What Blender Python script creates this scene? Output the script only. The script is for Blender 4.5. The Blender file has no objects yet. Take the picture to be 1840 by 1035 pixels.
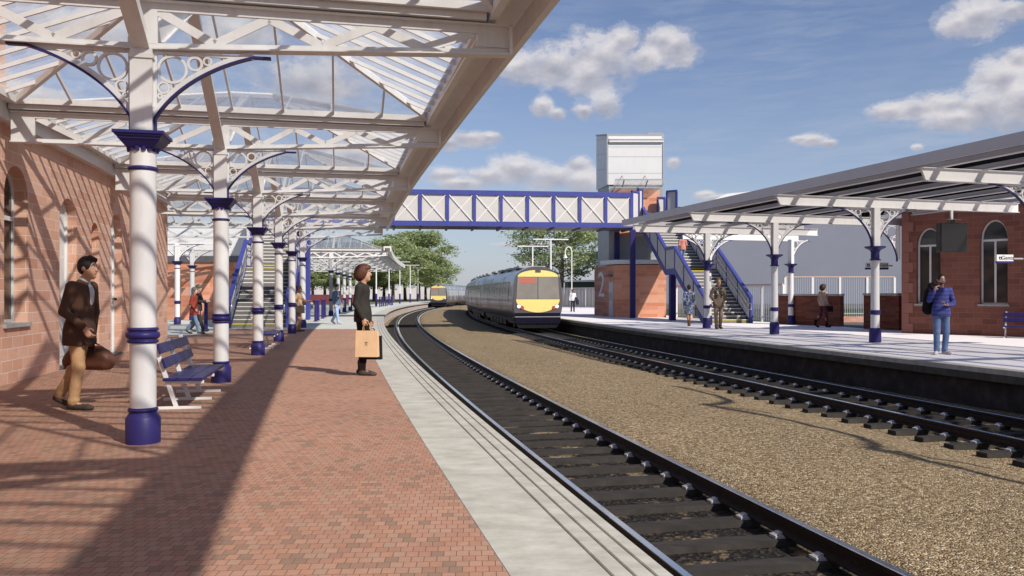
import bpy, bmesh, math, random
import numpy as np
from mathutils import Vector, Matrix
random.seed(7)
R = math.radians
SC = bpy.context.scene
COL = SC.collection
FPX = 1472.0
EYE = 1.4

# ---------------------------------------------------------------- layout curve
def g(Y): return 1.75 - .235*Y + .00082*Y*Y + 1.1e-6*Y**3
def gp(Y): return -.235 + .00164*Y + 3.3e-6*Y*Y
def P(Y, d, z=0.0):
    s = gp(Y); n = math.sqrt(1+s*s)
    return Vector((g(Y)+d/n, Y-d*s/n, z))
def ang(Y):                       # direction of +d (to the right of the line)
    s = gp(Y); return math.atan2(-s, 1.0)

# ---------------------------------------------------------------- mesh builder
class MB:
    def __init__(s): s.v=[]; s.f=[]; s.m=[]; s.mi=0
    def add(s, vs, fs):
        b=len(s.v); s.v += [tuple(v) for v in vs]
        for f in fs: s.f.append(tuple(i+b for i in f)); s.m.append(s.mi)
        return s
    def frame_box(s, c, ax, ay, az):     # half-axis vectors
        c=Vector(c); ax=Vector(ax); ay=Vector(ay); az=Vector(az)
        vs=[c+sx*ax+sy*ay+sz*az for sz in(-1,1) for sy in(-1,1) for sx in(-1,1)]
        if ax.cross(ay).dot(az) < 0: ax=-ax; vs=[c+sx*ax+sy*ay+sz*az for sz in(-1,1) for sy in(-1,1) for sx in(-1,1)]
        return s.add(vs,[(0,2,3,1),(4,5,7,6),(0,1,5,4),(2,6,7,3),(0,4,6,2),(1,3,7,5)])
    def box(s, c, size, rz=0):
        M=Matrix.Rotation(rz,3,'Z')
        return s.frame_box(c, M@Vector((size[0]/2,0,0)), M@Vector((0,size[1]/2,0)), (0,0,size[2]/2))
    def mm(s, x0,x1,y0,y1,z0,z1):
        return s.box(((x0+x1)/2,(y0+y1)/2,(z0+z1)/2),(x1-x0,y1-y0,z1-z0))
    def bar(s, p0, p1, w, h, up=(0,0,1)):
        p0=Vector(p0); p1=Vector(p1); d=(p1-p0); L=d.length; d.normalize()
        u=Vector(up); side=d.cross(u)
        if side.length<1e-5: side=d.cross(Vector((1,0,0)))
        side.normalize(); u=side.cross(d).normalized()
        return s.frame_box((p0+p1)/2, d*(L/2), side*(w/2), u*(h/2))
    def tube(s, p0, p1, r0, r1=None, n=10, caps=True):
        if r1 is None: r1=r0
        p0=Vector(p0); p1=Vector(p1); d=(p1-p0).normalized()
        a=d.cross(Vector((0,0,1)))
        if a.length<1e-4: a=Vector((1,0,0))
        a.normalize(); b=d.cross(a)
        vs=[]
        for p,r in((p0,r0),(p1,r1)):
            for i in range(n):
                t=2*math.pi*i/n; vs.append(p+a*(r*math.cos(t))+b*(r*math.sin(t)))
        fs=[(i,(i+1)%n,n+(i+1)%n,n+i) for i in range(n)]
        if caps: fs += [tuple(range(n-1,-1,-1)), tuple(range(n,2*n))]
        return s.add(vs,fs)
    def path(s, pts, r, n=8):
        pts=[Vector(p) for p in pts]; rr=r if isinstance(r,(list,tuple)) else [r]*len(pts)
        vs=[]; prev=None
        for i,p in enumerate(pts):
            d=(pts[min(i+1,len(pts)-1)]-pts[max(i-1,0)]).normalized()
            if prev is None:
                a=d.cross(Vector((0,0,1)))
                if a.length<1e-3: a=d.cross(Vector((1,0,0)))
            else: a=prev-d*prev.dot(d)
            a.normalize(); prev=a; b=d.cross(a)
            for k in range(n):
                t=2*math.pi*k/n; vs.append(p+a*(rr[i]*math.cos(t))+b*(rr[i]*math.sin(t)))
        fs=[]
        for i in range(len(pts)-1):
            for k in range(n): fs.append((i*n+k,i*n+(k+1)%n,(i+1)*n+(k+1)%n,(i+1)*n+k))
        fs += [tuple(range(n-1,-1,-1)), tuple(range((len(pts)-1)*n,len(pts)*n))]
        return s.add(vs,fs)
    def lathe(s, prof, n=24, c=(0,0,0)):
        vs=[]; m=len(prof)
        for (r,z) in prof:
            for i in range(n):
                t=2*math.pi*i/n; vs.append((c[0]+r*math.cos(t),c[1]+r*math.sin(t),c[2]+z))
        fs=[]
        for j in range(m-1):
            for i in range(n): fs.append((j*n+i,j*n+(i+1)%n,(j+1)*n+(i+1)%n,(j+1)*n+i))
        fs += [tuple(range(n-1,-1,-1)), tuple(range((m-1)*n,m*n))]
        return s.add(vs,fs)
    def sqlathe(s, prof, c=(0,0,0)):     # square section (half width, z)
        vs=[]
        for (r,z) in prof:
            for sx,sy in((-1,-1),(1,-1),(1,1),(-1,1)): vs.append((c[0]+sx*r,c[1]+sy*r,c[2]+z))
        fs=[]; m=len(prof)
        for j in range(m-1):
            for i in range(4): fs.append((j*4+i,j*4+(i+1)%4,(j+1)*4+(i+1)%4,(j+1)*4+i))
        fs += [(3,2,1,0), tuple(range((m-1)*4,m*4))]
        return s.add(vs,fs)
    def prism(s, poly, o, ax, ay, az):   # poly in (ax,ay), extruded by vector az
        o=Vector(o); ax=Vector(ax); ay=Vector(ay); az=Vector(az)
        area=sum(poly[i][0]*poly[(i+1)%len(poly)][1]-poly[(i+1)%len(poly)][0]*poly[i][1] for i in range(len(poly)))
        if (area>0) != (ax.cross(ay).dot(az)>0): poly=poly[::-1]
        n=len(poly)
        vs=[o+ax*a+ay*b for a,b in poly]+[o+ax*a+ay*b+az for a,b in poly]
        return s.add(vs,[tuple(range(n-1,-1,-1)),tuple(range(n,2*n))]+[(i,(i+1)%n,n+(i+1)%n,n+i) for i in range(n)])
    def ring(s, c, ax, ay, az, ro, ri, n=20):  # flat annulus of thickness |az| centred on c
        c=Vector(c)-Vector(az)/2; ax=Vector(ax); ay=Vector(ay); az=Vector(az)
        vs=[]
        for k in (0,1):
            for r in (ro,ri):
                for i in range(n):
                    t=2*math.pi*i/n; vs.append(c+az*k+ax*(r*math.cos(t))+ay*(r*math.sin(t)))
        fs=[]
        for i in range(n):
            j=(i+1)%n
            fs += [(i,n+i,n+j,j),(2*n+i,2*n+j,3*n+j,3*n+i),(i,j,2*n+j,2*n+i),(n+i,3*n+i,3*n+j,n+j)]
        return s.add(vs,fs)
    def strip(s, pts, w0, w1, az):        # ribbon polygon between two 3D polylines given, thickness vector
        n=len(pts); az=Vector(az)
        a=[Vector(p)+Vector(w0[i]) for i,p in enumerate(pts)]; b=[Vector(p)+Vector(w1[i]) for i,p in enumerate(pts)]
        vs=a+b+[v+az for v in a]+[v+az for v in b]
        fs=[]
        for i in range(n-1):
            fs += [(i,i+1,n+i+1,n+i),(2*n+i,3*n+i,3*n+i+1,2*n+i+1),(i,2*n+i,2*n+i+1,i+1),(n+i,n+i+1,3*n+i+1,3*n+i)]
        fs += [(0,n,3*n,2*n),(n-1,2*n+n-1,3*n+n-1,n+n-1)]
        return s.add(vs,fs)
    def sweep(s, prof, Ys, closed=True, dfun=None):   # prof [(d,z)] along the platform curve
        m=len(prof); vs=[]
        for Y in Ys:
            off = dfun(Y) if dfun else 0
            for d,z in prof: vs.append(P(Y,d+off,z))
        fs=[]
        for j in range(len(Ys)-1):
            for i in range(m if closed else m-1):
                k=(i+1)%m; fs.append((j*m+i,(j+1)*m+i,(j+1)*m+k,j*m+k))
        if closed: fs += [tuple(range(m)), tuple(range(len(Ys)*m-1,(len(Ys)-1)*m-1,-1))]
        return s.add(vs,fs)
    def build(s, name, mats, parent=None, smooth=None, bevel=0, label=None, fix=False):
        me=bpy.data.meshes.new(name)
        off=Vector((0,0,0))
        if parent is not None:
            q=parent
            while q.parent is not None: q=q.parent
            if not q.get('_local'): off=Vector(q.location)
        me.from_pydata([(v[0]-off.x,v[1]-off.y,v[2]-off.z) for v in s.v],[],s.f)
        if not isinstance(mats,(list,tuple)): mats=[mats]
        for m in mats: me.materials.append(m)
        if len(mats)>1: me.polygons.foreach_set('material_index', s.m)
        if fix or bevel:
            bm=bmesh.new(); bm.from_mesh(me)
            if fix: bmesh.ops.recalc_face_normals(bm, faces=bm.faces)
            if bevel:
                es=[e for e in bm.edges if len(e.link_faces)==2 and e.calc_face_angle(0)>R(35)]
                bmesh.ops.bevel(bm, geom=es, offset=bevel, segments=1, affect='EDGES', clamp_overlap=True)
            bm.to_mesh(me); bm.free()
        if smooth:
            me.shade_smooth(); me.set_sharp_from_angle(angle=R(smooth))
        o=bpy.data.objects.new(name, me); COL.objects.link(o)
        if parent is not None: o.parent=parent
        if label: o['label']=label
        return o

def thing(name, label, cat, loc=(0,0,0), rz=0, group=None, local=True):
    o=bpy.data.objects.new(name,None); COL.objects.link(o)
    o.empty_display_size=.2
    o.location=loc; o.rotation_euler=(0,0,rz); o['label']=label; o['category']=cat
    if group: o['group']=group
    if local: o['_local']=1
    return o
def tag(o,label,cat,group=None):
    o['label']=label; o['category']=cat
    if group: o['group']=group
    return o
def struct(mb,name,mat,kind='structure',**k):
    o=mb.build(name,mat,**k); o['kind']=kind; return o
CHILD={}
def kids(o): return [c for c in bpy.data.objects if c.parent==o]
def dup(root, loc, rz, label, group=None):
    r=root.copy(); COL.objects.link(r); r.location=loc; r.rotation_euler=(0,0,rz); r['label']=label
    if group: r['group']=group
    for ch in kids(root):
        c=ch.copy(); COL.objects.link(c); c.parent=r
        for gch in kids(ch):
            d=gch.copy(); COL.objects.link(d); d.parent=c
    return r

# ---------------------------------------------------------------- materials
class NT:
    def __init__(s,name):
        s.mat=bpy.data.materials.new(name); s.mat.use_nodes=True
        s.t=s.mat.node_tree; s.t.nodes.clear()
        s.out=s.n('ShaderNodeOutputMaterial')
    def n(s,typ,**kw):
        nd=s.t.nodes.new(typ)
        for k,v in kw.items(): setattr(nd,k,v)
        return nd
    def l(s,a,b): s.t.links.new(a,b)
    def val(s,sock,v):
        if hasattr(v,'is_output') or isinstance(v,bpy.types.NodeSocket): s.l(v,sock)
        else: sock.default_value=v
    def math(s,op,a,b=None,c=None,clamp=False):
        nd=s.n('ShaderNodeMath',operation=op); nd.use_clamp=clamp
        s.val(nd.inputs[0],a)
        if b is not None: s.val(nd.inputs[1],b)
        if c is not None: s.val(nd.inputs[2],c)
        return nd.outputs[0]
    def ramp(s,fac,stops,interp='LINEAR'):
        nd=s.n('ShaderNodeValToRGB'); cr=nd.color_ramp; cr.interpolation=interp
        while len(cr.elements)<len(stops): cr.elements.new(.5)
        for e,(p,c) in zip(cr.elements,stops):
            e.position=p; e.color=(c[0],c[1],c[2],1) if not isinstance(c,(int,float)) else (c,c,c,1)
        s.l(fac,nd.inputs[0]); return nd.outputs[0]
    def mix(s,fac,a,b,mode='MIX'):
        nd=s.n('ShaderNodeMix',data_type='RGBA',blend_type=mode)
        s.val(nd.inputs[0],fac)
        for i,x in((6,a),(7,b)):
            if isinstance(x,(tuple,list)): nd.inputs[i].default_value=(x[0],x[1],x[2],1)
            else: s.l(x,nd.inputs[i])
        return nd.outputs[2]
    def noise(s,vec,scale,detail=4,rough=.55,dist=0):
        nd=s.n('ShaderNodeTexNoise'); nd.inputs['Scale'].default_value=scale
        nd.inputs['Detail'].default_value=detail; nd.inputs['Roughness'].default_value=rough
        nd.inputs['Distortion'].default_value=dist
        if vec is not None: s.l(vec,nd.inputs['Vector'])
        return nd.outputs['Fac']
    def obj(s): return s.n('ShaderNodeTexCoord').outputs['Object']
    def pos(s): return s.n('ShaderNodeNewGeometry').outputs['Position']
    def mapping(s,vec,loc=(0,0,0),rot=(0,0,0),scale=(1,1,1)):
        nd=s.n('ShaderNodeMapping'); s.l(vec,nd.inputs[0])
        nd.inputs[1].default_value=loc; nd.inputs[2].default_value=rot; nd.inputs[3].default_value=scale
        return nd.outputs[0]
    def bsdf(s,color,rough=.5,metal=0,spec=None,bump=None,bstr=.3,bdist=.01,coat=0,trans=0):
        b=s.n('ShaderNodeBsdfPrincipled')
        if isinstance(color,(tuple,list)): b.inputs['Base Color'].default_value=(color[0],color[1],color[2],1)
        else: s.l(color,b.inputs['Base Color'])
        s.val(b.inputs['Roughness'],rough); s.val(b.inputs['Metallic'],metal)
        if spec is not None: b.inputs['Specular IOR Level'].default_value=spec
        if coat: b.inputs['Coat Weight'].default_value=coat; b.inputs['Coat Roughness'].default_value=.08
        if bump is not None:
            bn=s.n('ShaderNodeBump'); bn.inputs['Strength'].default_value=bstr; bn.inputs['Distance'].default_value=bdist
            s.l(bump,bn.inputs['Height']); s.l(bn.outputs[0],b.inputs['Normal'])
        return b
    def done(s,b):
        s.l(b.outputs[0],s.out.inputs[0]); return s.mat

def lin(r,g_,b):
    def c(x):
        x/=255.; return x/12.92 if x<=.04045 else ((x+.055)/1.055)**2.4
    return (c(r),c(g_),c(b))

def paint(name,col,rough=.4,var=.12,scale=3,dirt=None,metal=0,spec=.4,bstr=.05):
    t=NT(name); p=t.pos()
    n1=t.noise(p,scale,5,.6); n2=t.noise(p,scale*14,3,.5)
    lo=tuple(c*(1-var) for c in col); hi=tuple(min(1,c*(1+var*.6)) for c in col)
    c=t.ramp(n1,[(.3,lo),(.7,hi)])
    if dirt:
        m=t.ramp(t.noise(t.mapping(p,scale=(3,3,.5)),2.2,6,.65),[(.5,0),(.75,1)])
        c=t.mix(t.math('MULTIPLY',m,.45),c,dirt)
    r=t.math('MULTIPLY_ADD',n2,.18,rough-.09)
    return t.done(t.bsdf(c,r,metal,spec,bump=n2,bstr=bstr,bdist=.004))

M={}
M['white']=paint('white_paint',(.69,.68,.68),.38,.05,2,dirt=(.52,.49,.46))
M['white2']=paint('bright_white_paint',(.73,.72,.71),.35,.04,2,dirt=(.60,.58,.56))
M['navy']=paint('navy_paint',(.030,.024,.125),.42,.18,4,bstr=.08,spec=.22)
M['blue']=paint('bridge_blue_paint',(.050,.060,.26),.38,.12,3)
M['grey_panel']=paint('grey_panel',(.52,.50,.48),.5,.05,2)
M['clad']=paint('white_cladding',(.66,.66,.665),.4,.03,1.2,dirt=(.60,.60,.61))
M['clad_grey']=paint('grey_cladding',(.33,.34,.36),.45,.08,1.5)
M['steel']=paint('galvanised_steel',(.45,.46,.47),.4,.15,8,metal=.6)
M['chrome']=paint('bright_steel',(.62,.63,.65),.25,.1,8,metal=.9)
M['black']=paint('black_gloss',(.012,.012,.013),.25,.2,5)
M['dark']=paint('dark_rubber',(.025,.024,.025),.6,.25,6)
M['yellow']=paint('yellow_paint',(.76,.64,.22),.4,.06,5)
M['tread_yellow']=paint('tread_yellow',(.72,.60,.06),.5,.1,5)
M['tread']=paint('stair_tread',(.16,.15,.14),.7,.15,8,bstr=.3)
M['shed']=paint('blue_grey_sheeting',(.19,.20,.255),.45,.05,.4)
M['roof_white']=paint('white_roof_sheet',(.72,.72,.72),.5,.04,1)
M['maroon']=paint('maroon_paint',(.13,.025,.03),.5,.15,2)
M['pale_wall']=paint('pale_render',(.50,.48,.48),.8,.08,.5)
M['lead']=paint('lead_flashing',(.12,.12,.13),.5,.2,4)
M['door_grey']=paint('grey_door',(.50,.52,.56),.4,.05,3)
M['coping']=paint('stone_coping',(.34,.34,.33),.75,.15,4,bstr=.3)
M['tarmac']=paint('tarmac',(.10,.10,.105),.85,.2,6,bstr=.5)
M['screen']=paint('dark_screen',(.018,.016,.015),.18,.1,3)

def glass(name,tint=(.92,.95,.97),rough=.03,beer=None,refl=1.0,milk=0):
    t=NT(name); geo=t.n('ShaderNodeNewGeometry')
    tr=t.n('ShaderNodeBsdfTransparent')
    if beer:
        dp=t.n('ShaderNodeVectorMath',operation='DOT_PRODUCT'); t.l(geo.outputs['Incoming'],dp.inputs[0]); t.l(geo.outputs['Normal'],dp.inputs[1])
        c=t.math('MAXIMUM',t.math('ABSOLUTE',dp.outputs['Value']),.06)
        pw=t.math('MULTIPLY',.97,t.math('POWER',beer,t.math('SUBTRACT',t.math('DIVIDE',1.0,c),1.0)))      # transmission shaped to pass the sun yet darken the sheet at low angles
        cb=t.n('ShaderNodeCombineColor'); [t.l(pw,cb.inputs[i]) for i in range(3)]
        t.l(cb.outputs[0],tr.inputs[0])
    else: tr.inputs[0].default_value=(*tint,1)
    gl=t.n('ShaderNodeBsdfGlossy'); gl.inputs['Roughness'].default_value=rough; gl.inputs[0].default_value=(refl,refl,refl,1)
    d2=t.n('ShaderNodeVectorMath',operation='DOT_PRODUCT'); t.l(geo.outputs['Incoming'],d2.inputs[0]); t.l(geo.outputs['Normal'],d2.inputs[1])
    c2=t.math('ABSOLUTE',d2.outputs['Value']); sch=t.math('MULTIPLY_ADD',t.math('POWER',t.math('SUBTRACT',1.0,c2,clamp=True),5.0),.92,.06)   # two-sided Schlick reflectance
    mx=t.n('ShaderNodeMixShader'); t.l(sch,mx.inputs[0]); t.l(tr.outputs[0],mx.inputs[1]); t.l(gl.outputs[0],mx.inputs[2])
    fin=mx
    if milk:
        df=t.n('ShaderNodeBsdfTranslucent'); df.inputs[0].default_value=(.75,.76,.76,1)
        nz=t.ramp(t.noise(t.mapping(t.pos(),scale=(1,1,.4)),1.6,5,.6),[(.35,0),(.75,1)])
        m2=t.n('ShaderNodeMixShader'); t.l(t.math('MULTIPLY_ADD',nz,milk,milk*.4),m2.inputs[0]); t.l(mx.outputs[0],m2.inputs[1]); t.l(df.outputs[0],m2.inputs[2]); fin=m2
    return t.done(fin)
M['roof_glass']=glass('roof_glass',(.90,.92,.92),.06,milk=.24)
M['canopy_sheet']=glass('angle_dark_roof_sheet',beer=.50,rough=.25,refl=.03)
def window_glass(name,col):
    t=NT(name); n1=t.noise(t.pos(),1.5,3)
    return t.done(t.bsdf(t.ramp(n1,[(.35,tuple(c*.5 for c in col)),(.7,col)]),.05,0,.6))
M['pane']=window_glass('window_glass',(.03,.035,.04))
M['pane_warm']=window_glass('warm_window_glass',(.07,.055,.04))

def blocks(name,cols,mortar,bw,bh,msize,axis='xz',rot=0,bump=.5,rough=.85,streak=True,off=.5,use='obj',freq=2):
    """coursed masonry: colour of each block drawn from a list"""
    t=NT(name); co=t.obj() if use=='obj' else t.pos()
    sp=t.n('ShaderNodeSeparateXYZ'); t.l(co,sp.inputs[0]); cb=t.n('ShaderNodeCombineXYZ')
    if axis=='xz': t.l(t.math('ADD',sp.outputs[0],sp.outputs[1]),cb.inputs[0]); t.l(sp.outputs[2],cb.inputs[1])
    else: t.l(sp.outputs[0],cb.inputs[0]); t.l(sp.outputs[1],cb.inputs[1])
    v=t.mapping(cb.outputs[0],rot=(0,0,rot)) if rot else cb.outputs[0]
    br=t.n('ShaderNodeTexBrick'); t.l(v,br.inputs['Vector']); br.offset=off; br.offset_frequency=freq
    br.inputs['Scale'].default_value=1; br.inputs['Brick Width'].default_value=bw; br.inputs['Row Height'].default_value=bh
    br.inputs['Mortar Size'].default_value=msize; br.inputs['Mortar Smooth'].default_value=.25; br.inputs['Bias'].default_value=0
    br.inputs['Color1'].default_value=(0,0,0,1); br.inputs['Color2'].default_value=(1,1,1,1); br.inputs['Mortar'].default_value=(.5,.5,.5,1)
    k=len(cols); c=t.ramp(br.outputs['Color'],[(i/(k-1),x) for i,x in enumerate(cols)])
    n1=t.noise(t.mapping(co,scale=(1,1,5) if streak else (1,1,1)),7 if streak else 18,6,.65)
    n2=t.noise(co,60,3,.6); n3=t.noise(co,.35,3,.6)
    c=t.mix(t.math('MULTIPLY',t.ramp(n1,[(.35,0),(.7,1)]),.22),c,tuple(x*.62 for x in cols[0]))
    c=t.mix(.22,c,t.ramp(n3,[(.3,(.30,.30,.30)),(.7,(.75,.75,.75))]),'OVERLAY')
    c=t.mix(br.outputs['Fac'],c,mortar)
    h=t.math('SUBTRACT',t.math('MULTIPLY',n2,.25),t.math('MULTIPLY',br.outputs['Fac'],1.0))
    return t.done(t.bsdf(c,t.math('MULTIPLY_ADD',n2,.15,rough-.08),0,.25,bump=h,bstr=bump,bdist=.012))
M['sandstone']=blocks('red_sandstone',[(.58,.31,.215),(.64,.37,.265),(.70,.44,.335),(.66,.385,.28)],(.74,.62,.55),.43,.182,.006,off=.43)
M['sandstone_shaded']=blocks('shaded_red_sandstone',[(.165,.062,.046),(.215,.083,.06),(.25,.10,.074),(.19,.075,.06)],(.27,.16,.13),.46,.19,.005,off=.43)  # stone and mortar tones darkened to carry the wall's shade
M['quoin']=blocks('quoin_stone',[(.27,.12,.095),(.31,.14,.11),(.29,.13,.10)],(.30,.16,.13),.9,.36,.004)
M['brickclad']=blocks('orange_stone_cladding',[(.54,.215,.125),(.61,.27,.17),(.69,.36,.25),(.64,.30,.19)],(.68,.45,.35),.95,.22,.004,off=.37,bump=.25)
M['brick']=blocks('dark_red_brick',[(.13,.035,.022),(.19,.055,.035),(.23,.075,.045)],(.10,.065,.05),.23,.083,.008)
M['brick_light']=blocks('salmon_brick',[(.42,.17,.11),(.52,.26,.18),(.60,.36,.27)],(.55,.45,.38),.23,.083,.008)
M['pave']=blocks('brick_pavers',[(.25,.165,.12),(.36,.19,.13),(.41,.215,.145),(.37,.215,.15),(.42,.24,.17),(.355,.235,.165)],(.16,.10,.075),.068,.086,.0028,axis='xy',rot=R(-3),streak=False,use='pos',bump=.35,rough=.8)

def ground_mat(name,cols,scale,rough=.9,bstr=.6,bd=.02,big=.3):
    t=NT(name); p=t.pos()
    n1=t.noise(p,scale,6,.6); n2=t.noise(p,scale*9,4,.6); n3=t.noise(p,big,4,.6)
    c=t.ramp(n1,[(.28,cols[0]),(.52,cols[1]),(.75,cols[2])])
    c=t.mix(.35,c,t.ramp(n3,[(.3,(.3,.3,.3)),(.7,(.72,.72,.72))]),'OVERLAY')
    return t.done(t.bsdf(c,rough,0,.2,bump=t.math('ADD',n2,n1),bstr=bstr,bdist=bd))
M['ground']=ground_mat('earth_ground',[(.09,.085,.06),(.13,.12,.085),(.19,.17,.12)],.6)
M['grass_dark']=ground_mat('rough_grass',[(.022,.035,.014),(.04,.06,.022),(.07,.085,.035)],1.5,bstr=.9)
M['verge']=ground_mat('verge',[(.11,.105,.075),(.17,.16,.12),(.24,.22,.17)],.8)

def concrete(name,cols,sx=(1,1,1)):
    t=NT(name); p=t.pos()
    n1=t.noise(t.mapping(p,scale=sx),3,7,.68); n2=t.noise(t.mapping(p,scale=sx),26,5,.65); n3=t.noise(p,.5,3)
    c=t.ramp(n1,[(.25,cols[0]),(.5,cols[1]),(.72,cols[2])])
    c=t.mix(t.math('MULTIPLY',t.ramp(n2,[(.55,0),(.8,1)]),.30),c,tuple(x*.6 for x in cols[0]))
    c=t.mix(.2,c,t.ramp(n3,[(.3,(.35,.35,.35)),(.7,(.65,.65,.65))]),'OVERLAY')
    return t.done(t.bsdf(c,.82,0,.25,bump=n2,bstr=.25,bdist=.006))
M['edge']=concrete('edge_concrete',[(.31,.30,.26),(.43,.42,.375),(.54,.53,.48)],(1,1.6,1))
M['slab']=concrete('concrete_paving',[(.42,.43,.39),(.52,.53,.49),(.60,.61,.57)],(1,.5,1))
M['slab_pale']=concrete('pale_paving',[(.72,.68,.69),(.79,.75,.76),(.83,.80,.81)])
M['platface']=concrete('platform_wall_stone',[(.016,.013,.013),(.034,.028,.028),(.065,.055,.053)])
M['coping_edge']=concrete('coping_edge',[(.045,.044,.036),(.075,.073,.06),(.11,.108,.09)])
M['retain']=concrete('retaining_wall',[(.34,.28,.25),(.43,.36,.33),(.50,.44,.40)])
M['chair']=paint('chair_plate',(.50,.49,.50),.35,.1,8,metal=.15)
M['sleeper']=concrete('sleeper_concrete',[(.020,.0175,.016),(.034,.030,.027),(.050,.045,.041)],(1,4,1))

def ballast():
    t=NT('ballast_stone'); p=t.pos()
    w=t.n('ShaderNodeVectorMath',operation='ADD'); nz=t.n('ShaderNodeTexNoise'); nz.inputs['Scale'].default_value=9; t.l(p,nz.inputs['Vector'])
    sc=t.n('ShaderNodeVectorMath',operation='SCALE'); t.l(nz.outputs['Color'],sc.inputs[0]); sc.inputs[3].default_value=.022
    t.l(p,w.inputs[0]); t.l(sc.outputs[0],w.inputs[1])
    vo=t.n('ShaderNodeTexVoronoi'); vo.inputs['Scale'].default_value=34; t.l(w.outputs[0],vo.inputs['Vector'])
    v2=t.n('ShaderNodeTexVoronoi',feature='DISTANCE_TO_EDGE'); v2.inputs['Scale'].default_value=34; t.l(w.outputs[0],v2.inputs['Vector'])
    sep=t.n('ShaderNodeSeparateColor'); t.l(vo.outputs['Color'],sep.inputs[0])
    c=t.ramp(sep.outputs[0],[(0,(.11,.075,.04)),(.22,(.23,.162,.09)),(.55,(.36,.265,.152)),(.82,(.47,.36,.22)),(1,(.66,.55,.39))])
    n3=t.noise(p,.45,4); n1=t.noise(p,50,3)
    c=t.mix(.30,c,t.ramp(n3,[(.3,(.36,.36,.36)),(.7,(.62,.62,.62))]),'OVERLAY')
    c=t.mix(t.math('MULTIPLY',n1,.3),c,(.18,.13,.08))
    h=t.math('ADD',t.math('MULTIPLY',t.ramp(v2.outputs['Distance'],[(0,0),(.35,1)]),1.0),t.math('MULTIPLY',sep.outputs[1],.9))
    return t.done(t.bsdf(c,.9,0,.2,bump=h,bstr=.75,bdist=.03))
M['ballast']=ballast()
def dark_bed():
    t=NT('dark_track_bed'); p=t.pos(); vo=t.n('ShaderNodeTexVoronoi'); vo.inputs['Scale'].default_value=26; t.l(p,vo.inputs['Vector'])  # near-black gravel with random beige patches
    s=t.n('ShaderNodeSeparateColor'); t.l(vo.outputs['Color'],s.inputs[0]); n=t.noise(p,1.6,5,.65)
    c=t.ramp(s.outputs[0],[(0,(.004,.004,.004)),(.6,(.013,.011,.010)),(1,(.045,.036,.028))]); c=t.mix(t.ramp(n,[(.52,0),(.64,.9)]),c,(.30,.22,.13))
    return t.done(t.bsdf(c,.85,0,.25,bump=vo.outputs['Distance'],bstr=.8,bdist=.03))
M['bed']=dark_bed()

def rail_mats():
    t=NT('rail_rust'); p=t.pos(); n1=t.noise(p,9,5,.7)
    a=t.done(t.bsdf(t.ramp(n1,[(.3,(.012,.009,.008)),(.6,(.03,.019,.015)),(.8,(.06,.035,.025))]),.6,.2,.3,bump=n1,bstr=.2))
    t=NT('rail_head_steel'); n1=t.noise(t.mapping(t.pos(),scale=(6,.6,6)),6,4)
    b=t.done(t.bsdf(t.ramp(n1,[(.3,(.66,.68,.72)),(.7,(.82,.84,.86))]),t.math('MULTIPLY_ADD',n1,.12,.10),1.0,.5))
    return a,b
M['rust'],M['railtop']=rail_mats()

def leaf_mat(name,c0,c1,c2):
    t=NT(name); geo=t.n('ShaderNodeNewGeometry')
    c=t.ramp(geo.outputs['Random Per Island'],[(0,c0),(.5,c1),(1,c2)])
    n3=t.noise(geo.outputs['Position'],.55,3); c=t.mix(.35,c,t.ramp(n3,[(.3,(.3,.3,.3)),(.7,(.7,.7,.7))]),'OVERLAY')
    b=t.bsdf(c,.55,0,.25); tl=t.n('ShaderNodeBsdfTranslucent'); t.l(c,tl.inputs[0])
    mx=t.n('ShaderNodeMixShader'); mx.inputs[0].default_value=.48; t.l(b.outputs[0],mx.inputs[1]); t.l(tl.outputs[0],mx.inputs[2])
    return t.done(mx)
M['leaf']=leaf_mat('lime_leaves',(.22,.29,.12),(.36,.43,.21),(.50,.55,.32))
M['leaf2']=leaf_mat('maple_leaves',(.24,.31,.13),(.38,.45,.23),(.52,.57,.34))
M['hedge_leaf']=leaf_mat('hedge_leaves',(.015,.03,.01),(.03,.05,.016),(.05,.075,.025))
def bark():
    t=NT('bark'); p=t.pos(); n=t.noise(t.mapping(p,scale=(5,5,1)),3,6,.7)
    return t.done(t.bsdf(t.ramp(n,[(.3,(.07,.055,.042)),(.7,(.19,.155,.125))]),.9,0,.2,bump=n,bstr=.8,bdist=.03))
M['bark']=bark()

# ---------------------------------------------------------------- camera, sun, sky
cam=bpy.data.cameras.new('camera'); co=bpy.data.objects.new('camera',cam); COL.objects.link(co)
co.location=(0,0,EYE); co.rotation_euler=(R(90),0,0)
cam.sensor_width=36; cam.lens=36*FPX/1840; cam.shift_y=10.5/1840; cam.clip_start=.05; cam.clip_end=6000
SC.camera=co
SUN=Vector((.705*math.cos(R(38)),-.709*math.cos(R(38)),math.sin(R(38)))).normalized()
sl=bpy.data.lights.new('sun','SUN'); sl.energy=5.0; sl.angle=R(.8); sl.color=(1,.925,.82)
so=bpy.data.objects.new('sun',sl); COL.objects.link(so); so.location=(40,-40,60)
so.rotation_euler=(-SUN).to_track_quat('-Z','Y').to_euler()

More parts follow.
